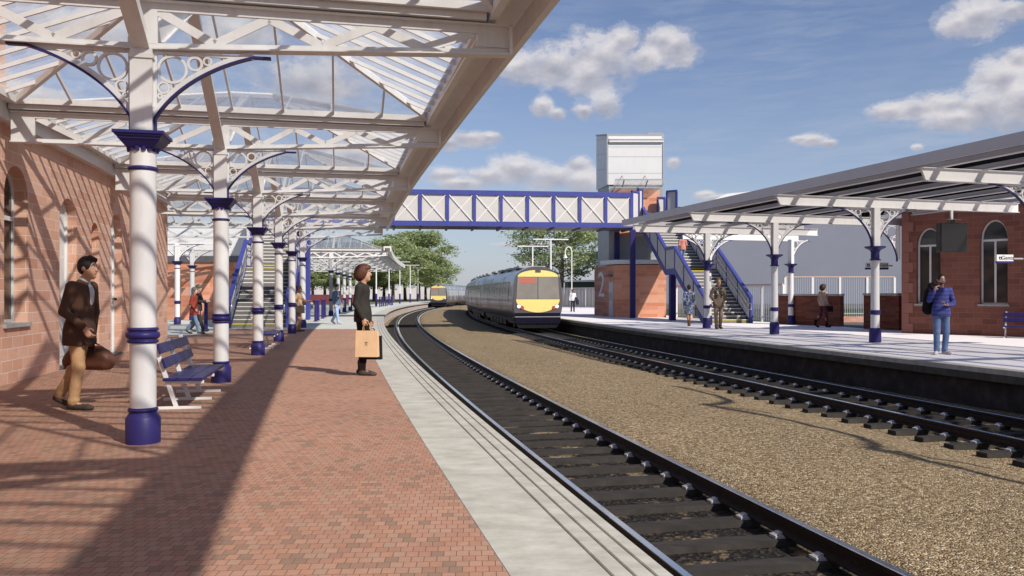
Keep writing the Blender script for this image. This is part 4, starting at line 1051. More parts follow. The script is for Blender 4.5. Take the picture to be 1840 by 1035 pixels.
# ---- staircases
def ribbed():
    t=NT('ribbed_grey_panel'); p=t.pos(); sp=t.n('ShaderNodeSeparateXYZ'); t.l(p,sp.inputs[0])
    w=t.math('SINE',t.math('MULTIPLY',t.math('ADD',sp.outputs[1],sp.outputs[0]),70))
    n1=t.noise(p,2,4)
    return t.done(t.bsdf(t.ramp(n1,[(.3,(.42,.41,.42)),(.7,(.50,.49,.49))]),.5,0,.3,bump=w,bstr=.5,bdist=.01))
M['rib']=ribbed()
def perforated():
    t=NT('perforated_panel'); p=t.pos(); v=t.n('ShaderNodeTexVoronoi'); v.inputs['Scale'].default_value=16; v.inputs['Randomness'].default_value=0; t.l(p,v.inputs[0])
    c=t.ramp(v.outputs['Distance'],[(.28,(.25,.25,.26)),(.36,(.66,.66,.65))])
    return t.done(t.bsdf(c,.5))
M['perf']=perforated()
def staircase(label,base,u,w,n1,n2,land,rise,going,post_ks=()):
    """base: middle of the lowest riser; u: direction of climb"""
    t=thing('staircase',label,'staircase',base,math.atan2(u.y,u.x))      # local x climbs, local y to the left
    L1=n1*going; L2=n2*going; z1=n1*rise; z2=z1+n2*rise; X2=L1+land
    def flight(x0,z0,n):
        m=MB(); m.mm
        poly=[]
        for k in range(n): poly += [(x0+k*going,z0+k*rise),(x0+k*going,z0+(k+1)*rise)]
        poly += [(x0+n*going,z0+n*rise),(x0+n*going,z0+n*rise-.16)]
        poly += [(x0+.22,z0-.0001)]
        m.prism(poly,(0,-w/2+.06,0),(1,0,0),(0,0,1),(0,w-.12,0)); f=m.build('flight',M['tread'],t)
        m=MB(); y=MB()
        for k in range(n):
            q=y if k in(0,n-1) else m
            q.mm(x0+k*going-.012,x0+k*going+.05,-w/2+.09,w/2-.09,z0+(k+1)*rise-.032,z0+(k+1)*rise+.004)
        m.build('step_nosings',M['white2'],f); y.build('yellow_nosing',M['tread_yellow'],f)
    flight(0,0,n1); flight(X2,z1,n2)
    m=MB(); m.mm(L1+.001,X2-.001,-w/2+.06,w/2-.06,z1-.16,z1-.001); m.build('landing',M['tread'],t)
    ph=1.16
    prof=[(-.12,0),(L1,z1),(X2,z1),(X2+L2,z2)]
    for sg in(-1,1):
        y=sg*(w/2)
        m=MB()
        def band(lo,hi,th,y=y):
            pts=[Vector((a,y-th/2,b)) for a,b in prof]
            m.strip(pts,[(0,0,lo)]*4,[(0,0,hi)]*4,(0,th,0))
        band(-.20,.12,.10); m.build('stringer',M['blue'],t,fix=True)
        m=MB(); band(ph-.02,ph+.13,.16); m.build('parapet_rail',M['blue'],t,fix=True)
        # infill panels and uprights
        ups=[(-.05,0)]+[(L1*k/3,z1*k/3) for k in(1,2)]+[(L1,z1),(X2,z1)]+[(X2+L2*k/3,z1+(z2-z1)*k/3) for k in(1,2,3)]
        for a,b in ups:
            m=MB(); m.mm(a-.045,a+.045,y-.05,y+.05,b+.06 if a>0 else -.0,b+ph+.02); m.build('baluster_post',M['blue'],t)
        for (a,b),(c,d) in zip(ups[:-1],ups[1:]):
            m=MB(); o=y+sg*.012
            m.prism([(a+.05,b+.10),(c-.05,d+.10),(c-.05,d+ph-.04),(a+.05,b+ph-.04)],(0,o,0),(1,0,0),(0,0,1),(0,.012,0)); pn=m.build('parapet_panel',M['rib'] ,t)
            m=MB(); m.prism([(a+.06,b+.12),(c-.06,d+.12),(c-.06,d+ph-.06),(a+.06,b+ph-.06)],(0,y-sg*.03,0),(1,0,0),(0,0,1),(0,.01,0)); m.build('perforated_liner',M['perf'],pn)
        m=MB()
        for hh in(.62,.92):
            pts=[(-.35,y-sg*.11,.02+hh),(0,y-sg*.11,hh+.03)]+[(L1,y-sg*.11,z1+hh),(X2,y-sg*.11,z1+hh),(X2+L2,y-sg*.11,z2+hh)]
            m.path(pts,.024,8)
        m.path([(-.35,y-sg*.11,.64),(-.40,y-sg*.11,.78),(-.35,y-sg*.11,.94)],.024,8)
        m.build('handrail',M['chrome'],t,smooth=40)
        m=MB(); m.mm(-.20,-.02,y-.06,y+.06,0,ph+.05); m.build('newel_post',M['blue'],t)
        for q in post_ks:
            m=MB(); z=prof[1][1]-.2; m.mm(q-.15,q+.15,y-.15,y+.15,0,z); m.build('support_post',M['navy'],t,bevel=.01)
    return t
ur=Vector((-.155,.988,0)).normalized()
un=Vector((-ur.y,ur.x,0))
bR=Vector((11.42,39.25,0))+un*1.17
staircase('blue steel staircase with grey panels climbing from the far platform to the footbridge',bR,ur,2.3,15,15,1.4,.174,.262,(4.35,))
ul=Vector((-.17,.985,0)).normalized(); unl=Vector((-ul.y,ul.x,0))
bL=(Vector((-11.6,33.5,0))+Vector((-9.29,33.75,0)))/2+Vector((0,.2,0))
staircase('blue steel staircase behind the canopy columns climbing from the brick platform to the footbridge',bL,ul,2.3,15,15,1.4,.174,.285,(4.7,))
# ================================================================ TRAINS
def train_paint():
    t=NT('train_side_paint'); p=t.obj(); sp=t.n('ShaderNodeSeparateXYZ'); t.l(p,sp.inputs[0]); z=sp.outputs[2]
    n1=t.noise(t.mapping(p,scale=(1,.35,1)),1.3,3,.5,.4); n2=t.noise(p,9,4)
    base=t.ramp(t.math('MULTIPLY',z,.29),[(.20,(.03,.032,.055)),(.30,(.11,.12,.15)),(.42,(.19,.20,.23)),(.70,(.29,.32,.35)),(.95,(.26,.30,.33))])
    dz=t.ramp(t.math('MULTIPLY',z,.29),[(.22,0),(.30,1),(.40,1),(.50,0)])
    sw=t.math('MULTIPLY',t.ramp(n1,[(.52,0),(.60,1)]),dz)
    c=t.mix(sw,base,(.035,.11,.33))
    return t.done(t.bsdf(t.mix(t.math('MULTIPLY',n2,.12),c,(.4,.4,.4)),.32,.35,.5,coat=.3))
M['train']=train_paint()
M['train_navy']=paint('train_navy',(.008,.007,.018),.5,.15,3,spec=.08)
M['train_frame']=paint('train_frame_grey',(.085,.078,.085),.4,.1,3)
M['train_win']=paint('train_window_film',(.34,.34,.37),.22,.10,3)
M['band']=paint('silver_window_band',(.10,.10,.11),.3,.12,2,metal=.2)
def screen_mat():
    t=NT('windscreen_glass'); n1=t.noise(t.pos(),1.2,3)
    return t.done(t.bsdf(t.ramp(n1,[(.3,(.20,.185,.165)),(.7,(.26,.245,.22))]),.12,0,.5))
M['windscreen']=screen_mat()
def lamp_mat(name,c,e):
    t=NT(name); b=t.bsdf(c,.2); b.inputs['Emission Color'].default_value=(*c,1); b.inputs['Emission Strength'].default_value=e; return t.done(b)
M['lamp_white']=lamp_mat('headlamp_white',(.85,.84,.82),.35); M['lamp_red']=lamp_mat('tail_lamp_red',(.45,.06,.05),.15)
M['dest']=lamp_mat('destination_red',(.42,.13,.10),.1)
SECT=[(0,.62),(1.15,.62),(1.27,.80),(1.345,1.05),(1.375,1.45),(1.37,1.75),(1.335,2.3),(1.26,2.72),(1.13,2.98),(.90,3.19),(.55,3.36),(.2,3.42)]
def section(w=1,dz=0,zt=1): 
    r=[(x*w,(z-.62)*zt+.62+dz) for x,z in SECT]; return r+[(-x,z) for x,z in r[:0:-1]]
def loft(m,secs):
    n=len(secs[0][1]); vs=[]
    for y,s in secs:
        for x,z in s: vs.append((x,y,z))
    fs=[(j*n+i,j*n+(i+1)%n,(j+1)*n+(i+1)%n,(j+1)*n+i) for j in range(len(secs)-1) for i in range(n)]
    fs += [tuple(range(n-1,-1,-1)),tuple(range((len(secs)-1)*n,len(secs)*n))]
    m.add(vs,fs)
def train(label,dc,Y0,ncar,LC=16.2):
    zr=-.548
    t=thing('train',label,'train',P(Y0,dc,zr),0)
    base=P(Y0,dc,zr); Y=Y0
    for k in range(ncar):
        a=P(Y,dc,zr); Yn=Y+LC*.985; b=P(Yn,dc,zr)
        d=(b-a); rz=math.atan2(d.y,d.x)-math.pi/2; L=d.length-.35
        def local_part(mb,name,mat,par,**k2):
            o=mb.build(name,mat,par,**k2); return o
        m=MB()
        if k==0: loft(m,[(-.02,section(.965,.04,.98)),(.06,section(.985,.02,.99)),(.35,section(.997,0,.998)),(1.0,section()),(L,section())])
        else: loft(m,[(0,section(.97)),(.12,section()),(L,section())])
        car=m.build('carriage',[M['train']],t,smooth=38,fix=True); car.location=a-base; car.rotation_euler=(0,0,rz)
        def sub(mb,name,mat,**kw): o=mb.build(name,mat,car,**kw); return o
        y0=1.6 if k==0 else .5
        for sg in(-1,1):
            m=MB()
            def sx(z):      # side surface at height z
                for (x0,za),(x1,zb) in zip(SECT[1:],SECT[2:]):
                    if za<=z<=zb: return x0+(x1-x0)*(z-za)/(zb-za)
                return 1.2
            def plate(m,ya,yb,za,zb,o):
                zs=[za+(zb-za)*i/3 for i in range(4)]
                vs=[(sg*(sx(z)+o),y,z) for z in zs for y in(ya,yb)]+[(sg*(sx(z)-.01),y,z) for z in zs for y in(ya,yb)]
                fs=[(2*i,2*i+1,2*i+3,2*i+2) for i in range(3)]+[(8+2*i,10+2*i,11+2*i,9+2*i) for i in range(3)]+[(0,8,9,1),(6,7,15,14),(0,2,10,8),(2,4,12,10),(4,6,14,12),(1,9,11,3),(3,11,13,5),(5,13,15,7)]
                m.add(vs,fs)
            plate(m,y0,L-.4,1.55,2.62,.012); sub(m,'window_band',M['band'],fix=True)
            nw=11; sp=(L-.4-y0)/nw
            for i in range(nw):
                m=MB(); plate(m,y0+sp*i+.05,y0+sp*(i+1)-.05,1.66,2.54,.02); sub(m,'window',M['train_win'],fix=True)
            for yy in(L*.27,L*.66):
                m=MB(); plate(m,yy-.02,yy,1.0,2.85,.024); plate(m,yy+1.3,yy+1.32,1.0,2.85,.024); plate(m,yy+.64,yy+.66,1.0,2.85,.024)
                plate(m,yy+.05,yy+.28,2.63,2.95,.02); sub(m,'door_edging',M['clad'],fix=True)
        for i in range(4): m=MB(); m.mm(-.75,.75,1.8+i*L/4.3,1.8+i*L/4.3+2.1,3.36,3.50); sub(m,'roof_unit',M['clad_grey'],bevel=.03)
        m=MB(); m.mm(-1.12,1.12,.5 if k else 1.3,L-.3,.42,.63)
        for i in range(5): m.mm(-1.15,1.15,4.2+i*1.6,5.4+i*1.6,.16,.5)
        sub(m,'underframe',M['rust'])
        for yy in(2.4,L-2.4):
            m=MB(); m.mm(-1.08,1.08,yy-1.2,yy+1.2,.32,.58); 
            for q in(-.85,.85):
                for s2 in(-1,1): m.tube((s2*.68,yy+q,.40),(s2*.82,yy+q,.40),.39,n=20)
            sub(m,'bogie',M['dark'])
        if k==0:      # cab front, local -y faces the viewer
            yf=-.02
            sec=section(.966,.04,.98)
            m=MB(); m.prism([(x,z) for x,z in sec],(0,yf-.03,0),(1,0,0),(0,0,1),(0,.03,0))
            f=sub(m,'cab_frame',M['train_frame'],fix=True)
            q=yf-.045
            def face(name,poly,mat,o=0,th=.014,par=None):
                m=MB(); m.prism(poly,(0,q-o,0),(1,0,0),(0,0,1),(0,th,0)); return m.build(name,mat,par or car)
            lo=[(-1.22*.985,1.66)]+[(1.20*math.cos(a),1.66+.72*math.sin(a)) for a in [math.pi+math.pi*i/24 for i in range(25)]]
            face('yellow_panel',[(1.18*math.cos(math.pi+math.pi*i/28),1.655+.70*math.sin(math.pi+math.pi*i/28)) for i in range(29)],M['yellow'])
            face('yellow_panel',[(1.10*math.cos(math.pi*i/24),2.86+.36*math.sin(math.pi*i/24)) for i in range(25)],M['yellow'])
            face('camera_housing',[(-.15,3.08),(.15,3.08),(.15,3.26),(-.15,3.26)],M['train_frame'],.008)
            ws=face('windscreen',[(-1.17,1.675),(1.17,1.675),(1.09,2.845),(-1.09,2.845)],M['windscreen'])
            face('divider',[(-.018,1.675),(.018,1.675),(.018,2.845),(-.018,2.845)],M['train_frame'],.008,par=car)
            face('destination_display',[(-1.02,2.52),(-.16,2.52),(-.16,2.79),(-1.02,2.79)],M['dest'],.006)
            for sg in(-1,1):
                for (cx,cz,r,mt,nm) in((1.03,1.28,.10,'lamp_white','headlight'),(.86,1.20,.085,'lamp_red','tail_light')):
                    m=MB(); m.tube((sg*cx,q-.012,cz),(sg*cx,q+.02,cz),r+.018,n=20); h=m.build(nm,M['black'],car)
                    m=MB(); m.tube((sg*cx,q-.022,cz),(sg*cx,q-.0125,cz),r,n=20); m.build('lamp_lens',M[mt],h)
            m=MB(); m.prism([(-1.2,.34),(1.2,.34),(1.24,.70),(-1.24,.70)],(0,q-.02,0),(1,0,0),(0,0,1),(0,.6,0)); sub(m,'front_skirt',M['train_navy'],bevel=.02)
            m=MB(); m.prism([(-1.24,.705),(1.24,.705),(1.25,.735),(-1.25,.735)],(0,q-.035,0),(1,0,0),(0,0,1),(0,.5,0)); sub(m,'trim_strip',M['clad_grey'])
            m=MB(); m.prism([(-1.0,.12),(1.0,.12),(1.18,.335),(-1.18,.335)],(0,q+.05,0),(1,0,0),(0,0,1),(0,.5,0)); sub(m,'obstacle_deflector',M['black'])
            m=MB(); m.prism([(-1.19,.745),(1.19,.745),(1.25,.93),(-1.25,.93)],(0,q+.01,0),(1,0,0),(0,0,1),(0,.4,0)); sub(m,'lower_nose',M['train_navy'])
        Y=Yn
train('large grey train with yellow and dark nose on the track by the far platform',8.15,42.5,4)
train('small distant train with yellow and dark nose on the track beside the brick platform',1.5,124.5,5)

# ================================================================ BENCHES
def bench(label,loc,rz,group,n=3,L=1.95):
    t=thing('bench',label,'bench',loc,rz,group)
    for y in [L*.02+L*.9*i/(n-1)+.04 for i in range(n)]:
        m=MB(); m.mm(-.27,.33,y-.025,y+.025,0,.035); m.bar((.04,y,.03),(-.215,y,.82),.045,.05,(1,0,0)); m.bar((-.085,y,.325),(.36,y,.325),.04,.04); m.bar((.02,y,.12),(.06,y,.12),.04,.02)
        m.build('leg_frame',M['white2'],t,bevel=.004)
    for k in range(3):
        m=MB(); m.mm(-.10+.155*k,.045+.155*k,0,L,.347,.385); m.build('seat_slat',M['navy'],t,bevel=.006)
    for z0,z1 in((.50,.625),(.675,.80)):
        m=MB(); zc=(z0+z1)/2; xc=.05-.255*(zc)/.79+.045
        d=Vector((-.31,0,.95)).normalized()
        m.frame_box((xc,L/2,zc),Vector((.95,0,.31)).normalized()*.016,(0,L/2,0),d*((z1-z0)/2)); m.build('back_slat',M['navy'],t,bevel=.006)
    return t
b1=Vector((-4.10,9.86,0)); b1=bench('nearest navy slatted bench with white leg frames between the first two columns',(*b1[:2],0),ang(10.6),'benches on the platforms')
c=P(21.45,-3.55); dup(b1,(c.x,c.y,0),ang(21.5),'smaller looking navy slatted bench farther along the brick platform, between two columns','benches on the platforms')
dup(b1,(15.75,26.3,0),math.atan2(-tdir.x*-1,tdir.y*-1)+math.pi if False else math.atan2(tdir.y,tdir.x)-math.pi/2+R(8),'navy slatted bench against the shaded wall of the far station building','benches on the platforms')

# ================================================================ BOLLARDS, LAMPS, CAR
GB='navy bollards along the near platform'
def bollard(label,loc):
    t=thing('bollard',label,'bollard',loc,0,GB)
    m=MB(); m.lathe([(.12,0),(.12,.025),(.075,.03),(.07,.5),(.078,.505),(.078,.53),(.07,.535),(.068,1.02)],18); m.build('post',M['navy'],t,smooth=40)
    m=MB(); m.lathe([(.068,1.021),(.095,1.03),(.098,1.06),(.09,1.075),(.0,1.085)],18); m.build('cap',M['navy'],t,smooth=40)
    return t
def pt(x,y): Y=FPX*EYE/(y-528); return ((x-920)/FPX*Y,Y,0)
bl=bollard('navy bollard standing alone beside the strolling couple',pt(370,592.5))
sp=[(567.3,577.6,'navy bollard touched by the woman in the tan coat, left of a pair'),(571.6,575.7,'navy bollard right behind the one touched by the woman in the tan coat'),
 (579.5,572.2,'left bollard of the second pair from the tan coated woman'),(583.6,570.2,'right bollard of the second pair, just left of the grey column'),
 (595.8,566.6,'bollard immediately right of the grey topped column'),(608,563.5,'bollard hidden behind the legs of the man in the denim jacket'),
 (620.7,560.8,'bollard standing between two far columns right of the denim jacket'),(631.5,558.6,'bollard left of the standing woman, last of its line'),]
for x,y,l in sp: dup(bl,pt(x,y),0,l,GB)
GB2='navy bollards clustered beyond the standing woman'
for i,(x,y) in enumerate([(682.5,551.2),(686,550.6),(689,550.2),(692.5,549.8),(695.5,549.4),(702.5,548.6),(705,548.2)]):
    dup(bl,pt(x,y),0,'one of the small distant navy bollards in the cluster right of the standing woman',GB2)
GL='T shaped platform lamps'
def lamp(label,loc,h=6.0,arm=1.5,rz=0):
    t=thing('lamp_post',label,'lamp post',loc,rz,GL)
    m=MB(); m.tube((0,0,1.3),(0,0,h-.06),.075,.065,12); m.build('pole',M['white2'],t,smooth=40)
    m=MB(); m.tube((0,0,0),(0,0,1.42),.12,.115,14); m.build('base_sleeve',M['navy'],t,smooth=40)
    m=MB(); m.mm(-arm,arm,-.09,.09,h-.06,h+.03); m.build('lamp_arm',M['white2'],t,bevel=.01)
    return t
l0=lamp('T shaped white lamp with navy base just right of the standing woman',pt(676,550.8),6,1.5,ang(90))
for x,y,l in [(699,547.7,'T shaped lamp second to the right of the standing woman, under the curved fascia'),(718.4,545.5,'T shaped white lamp right of the curved canopy fascia, third of its line'),
 (737,543.7,'T shaped white lamp with navy base, fourth along the near platform line'),(751,542.2,'T shaped white lamp nearest to the small distant train')]:
    p=pt(x,y); dup(l0,p,ang(min(p[1],140)),l,GL)
for x,y,Y,l in [(989.6,430,69,'T shaped white lamp rising behind the front train, right and largest of three'),(957,446,79,'T shaped white lamp rising behind the front train, middle of three'),(938.8,457,96,'T shaped white lamp rising behind the front train, left and smallest of three')]:
    dup(l0,((x-920)/FPX*Y,Y,0),ang(70),l,GL)
t=thing('swan_neck_lamp','slender white swan neck lamp post behind the man in the white shirt','lamp post',((1027.3-920)/FPX*65.5,65.5,0))
m=MB(); m.path([(0,0,0),(0,0,4.75)]+[(-.26+.26*math.cos(a),0,4.75+.40*math.sin(a)) for a in [math.pi*i/10 for i in range(1,11)]]+[(-.52,0,4.62)],.045,10); m.build('pole',M['white2'],t,smooth=50)
m=MB(); m.lathe([(.03,.0),(.05,-.10),(.09,-.22),(.19,-.36),(.19,-.38),(.0,-.37)],16,(-.52,0,4.66)); m.build('lamp_shade',M['white2'],t,smooth=40)

def car(label,loc,rz):
    t=thing('parked_car',label,'car',loc,rz)
    W=.86
    prof=[(-2.05,.32),(-2.1,.62),(-2.02,.9),(-1.75,1.02),(-1.45,1.38),(-.9,1.48),(.1,1.46),(.95,.98),(1.75,.84),(2.02,.66),(2.06,.36),(1.9,.25),(-1.9,.25)]
    m=MB()
    secs=[]
    for f,w in((-1,.90),(-.97,.97),(-.9,1.0),(.9,1.0),(.97,.97),(1,.90)): secs.append((f*W,w))
    vs=[]; n=len(prof)
    for y,s in secs:
        for x,z in prof: vs.append((x*(.985 if abs(y)>W*.95 else 1),y*(1-.20*max(0,(z-.95)/.5)),.25+(z-.25)*(s if z>1 else 1)))
    m.add(vs,[(j*n+i,j*n+(i+1)%n,(j+1)*n+(i+1)%n,(j+1)*n+i) for j in range(len(secs)-1) for i in range(n)]+[tuple(range(n-1,-1,-1)),tuple(range((len(secs)-1)*n,len(secs)*n))])
    m.build('body',M['car'],t,smooth=35,fix=True)
    for sg in(-1,1):
        m=MB(); m.prism([(-1.5,1.02),(-1.28,1.34),(-.35,1.38),(-.35,1.0)],(0,sg*(W*.905),0),(1,0,0),(0,0,1),(0,sg*.03,0)); m.prism([(-.28,1.0),(-.28,1.38),(.1,1.36),(.75,1.0)],(0,sg*(W*.905),0),(1,0,0),(0,0,1),(0,sg*.03,0)); m.build('side_window',M['pane'],t)
        for x in(-1.3,1.3):
            m=MB(); m.tube((x,sg*.70,.31),(x,sg*.88,.31),.31,n=22); wh=m.build('wheel',M['dark'],t)
            m=MB(); m.tube((x,sg*.881,.31),(x,sg*.892,.31),.19,n=16); m.build('rim',M['steel'],wh)
        m=MB(); m.mm(1.80,2.0,sg*.60-.16,sg*.60+.16,.66,.78); m.build('headlight',M['clad'],t,bevel=.02)
    m=MB(); m.add([(.14,-.62,1.44),(.14,.62,1.44),(.90,.70,1.03),(.90,-.70,1.03),(.16,-.62,1.46),(.16,.62,1.46),(.93,.70,1.05),(.93,-.70,1.05)],[(0,3,2,1),(4,5,6,7),(0,1,5,4),(1,2,6,5),(2,3,7,6),(3,0,4,7)]); m.build('windscreen',M['pane'],t)
    m=MB(); m.mm(2.02,2.075,-.5,.5,.40,.58); m.build('grille',M['black'],t)
    return t
M['car']=paint('car_silver',(.20,.21,.24),.25,.08,3,metal=.6)
car('grey hatchback parked beyond the woman in the tan coat, mostly hidden by columns',(-16.1,57.5,.005),R(8))

# ================================================================ TREES
def tree_meshes(seed,H,CR,base_h,leafmat,nleaf=6500,leaf=.30,tiers=True):
    rnd=random.Random(seed); rs=np.random.RandomState(seed)
    m=MB(); tips=[]
    trunk=[(0,0,0),(.08*rnd.uniform(-1,1),.08,H*.2),(rnd.uniform(-.25,.25),rnd.uniform(-.2,.2),H*.45),(rnd.uniform(-.3,.3),0,H*.72),(rnd.uniform(-.3,.3),.1,H*.93)]
    m.path(trunk,[.30*H/9,.24*H/9,.17*H/9,.09*H/9,.03*H/9],9)
    tr=[Vector(p) for p in trunk]
    def at(z):
        for a,b in zip(tr[:-1],tr[1:]):
            if a.z<=z<=b.z: return a.lerp(b,(z-a.z)/(b.z-a.z))
        return tr[-1]
    nb=24
    for k in range(nb):
        f=(k+.5)/nb; z=base_h+(H*.92-base_h)*f; p=at(z); a=k*2.4+rnd.uniform(-.4,.4)
        prof=math.sin(math.pi*min(1,.16+f*.80))**.7
        L=CR*prof*rnd.uniform(.72,1.12); rise=rnd.uniform(.05,.35)+.5*f
        dirv=Vector((math.cos(a),math.sin(a),0))
        q1=p+dirv*L*.5+Vector((0,0,L*rise*.45)); q2=p+dirv*L+Vector((0,0,L*rise*.75+rnd.uniform(-.2,.2)))
        r0=.075*H/9*(1-f*.6)
        m.path([p,q1,q2],[r0,r0*.55,r0*.2],6)
        tips += [(q2,1.0,prof),(q1.lerp(q2,.5),.9,prof),(q1,.6,prof)]
        for _ in range(3):
            s=rnd.uniform(.35,.9); b=p.lerp(q1,s*2) if s<.5 else q1.lerp(q2,s*2-1)
            a2=a+rnd.choice((-1,1))*rnd.uniform(.5,1.2); e=b+Vector((math.cos(a2),math.sin(a2),rnd.uniform(.0,.5)))*L*rnd.uniform(.25,.5)
            m.path([b,b.lerp(e,.5)+Vector((0,0,.06)),e],[r0*.4,r0*.25,r0*.1],5); tips.append((e,.85,prof))
    tips.append((tr[-1],1.0,.6))
    cen=[];w=[]
    for q,s,pf in tips: cen.append(q); w.append(s)
    cen=np.array([tuple(c) for c in cen]); w=np.array(w); w/=w.sum()
    idx=rs.choice(len(cen),nleaf,p=w)
    # leaves lie in flattened sprays round each twig end, with smaller sprays inside them
    sub=rs.randint(0,7,nleaf); jit=np.zeros((nleaf,3))
    so=rs.normal(0,1,(len(cen),7,3))*np.array([.62,.62,.28])*CR*.27
    jit=so[idx,sub]+rs.normal(0,1,(nleaf,3))*np.array([.30,.30,.10])*CR*.30
    pos=cen[idx]+jit
    pos[:,2]=np.maximum(pos[:,2],base_h*.75)
    nrm=rs.normal(0,.55,(nleaf,3))+np.array([0,0,1.0]); nrm/=np.linalg.norm(nrm,axis=1)[:,None]
    t1=np.cross(nrm,rs.normal(0,1,(nleaf,3))); t1/=np.linalg.norm(t1,axis=1)[:,None]; t2=np.cross(nrm,t1)
    sz=leaf*rs.uniform(.6,1.3,(nleaf,1))
    v=np.stack([pos-t1*sz*.5,pos+t2*sz*.30-nrm*sz*.06,pos+t1*sz*.62,pos-t2*sz*.30-nrm*sz*.06],1).reshape(-1,3)
    me=bpy.data.meshes.new('crown'); me.vertices.add(len(v)); me.vertices.foreach_set('co',v.astype(np.float32).ravel())
    me.loops.add(len(v)); me.loops.foreach_set('vertex_index',np.arange(len(v),dtype=np.int32))
    me.polygons.add(nleaf); me.polygons.foreach_set('loop_start',np.arange(0,4*nleaf,4,dtype=np.int32)); me.polygons.foreach_set('loop_total',np.full(nleaf,4,dtype=np.int32))
    me.materials.append(leafmat); me.update(); me.validate()
    return m,me
def tree(label,loc,H,CR,base_h,seed,mat,rz=0,group='trees beyond the near platform',**kw):
    t=thing('tree',label,'tree',loc,rz,group)
    m,me=tree_meshes(seed,H,CR,base_h,mat,**kw)
    m.build('trunk',M['bark'],t,smooth=60)
    o=bpy.data.objects.new('crown',me); COL.objects.link(o); o.parent=t
    return t
def tp(x,Y): return ((x-920)/FPX*Y,Y,0)
tA=tree('large bushy tree behind the T shaped lamps, tallest of the left group',tp(752,152),12.8,5.6,3.3,11,M['leaf'],nleaf=19000,leaf=.42)
tB=tree('spreading tree left of the tallest one, behind the curved canopy fascia',tp(706,140),10.4,4.9,3.0,12,M['leaf2'],nleaf=15000,leaf=.38)
rowt=[(tB,780,165,1.3,.82,'rounded tree at the right end of the left group, above the small train'),(tB,728,160,2.2,1.05,'tree between the two nearest lamps right of the standing woman'),
 (tA,672,146,.5,.72,'tree directly behind the standing woman'),(tB,640,140,3.9,.88,'tree seen between the far columns left of the standing woman'),
 (tA,610,136,4.4,.70,'tree behind the man in the denim jacket'),(tB,583,140,5.2,.85,'tree behind the grey topped column'),
 (tA,562,132,2.9,.68,'tree behind the woman in the tan coat'),(tB,765,172,.9,.95,'tree just left of the small train, partly behind the tallest one'),
 (tB,532,142,1.7,.95,'leftmost visible tree, behind the staircase'),(tA,690,168,3.3,.85,'distant tree filling the gap beyond the curved fascia'),
 (tB,655,166,4.0,.95,'distant tree glimpsed just left of the hair of the standing woman')]
for src,x,Y,rz,s,l in rowt:
    o=dup(src,tp(x,Y),rz,l,'trees beyond the near platform'); o.scale=(s,s,s)
tree('spreading maple tree behind the three T shaped lamps, alone on the right',tp(1010,94),10.4,4.9,3.2,21,M['leaf2'],rz=.6,group=None,nleaf=14000,leaf=.33)
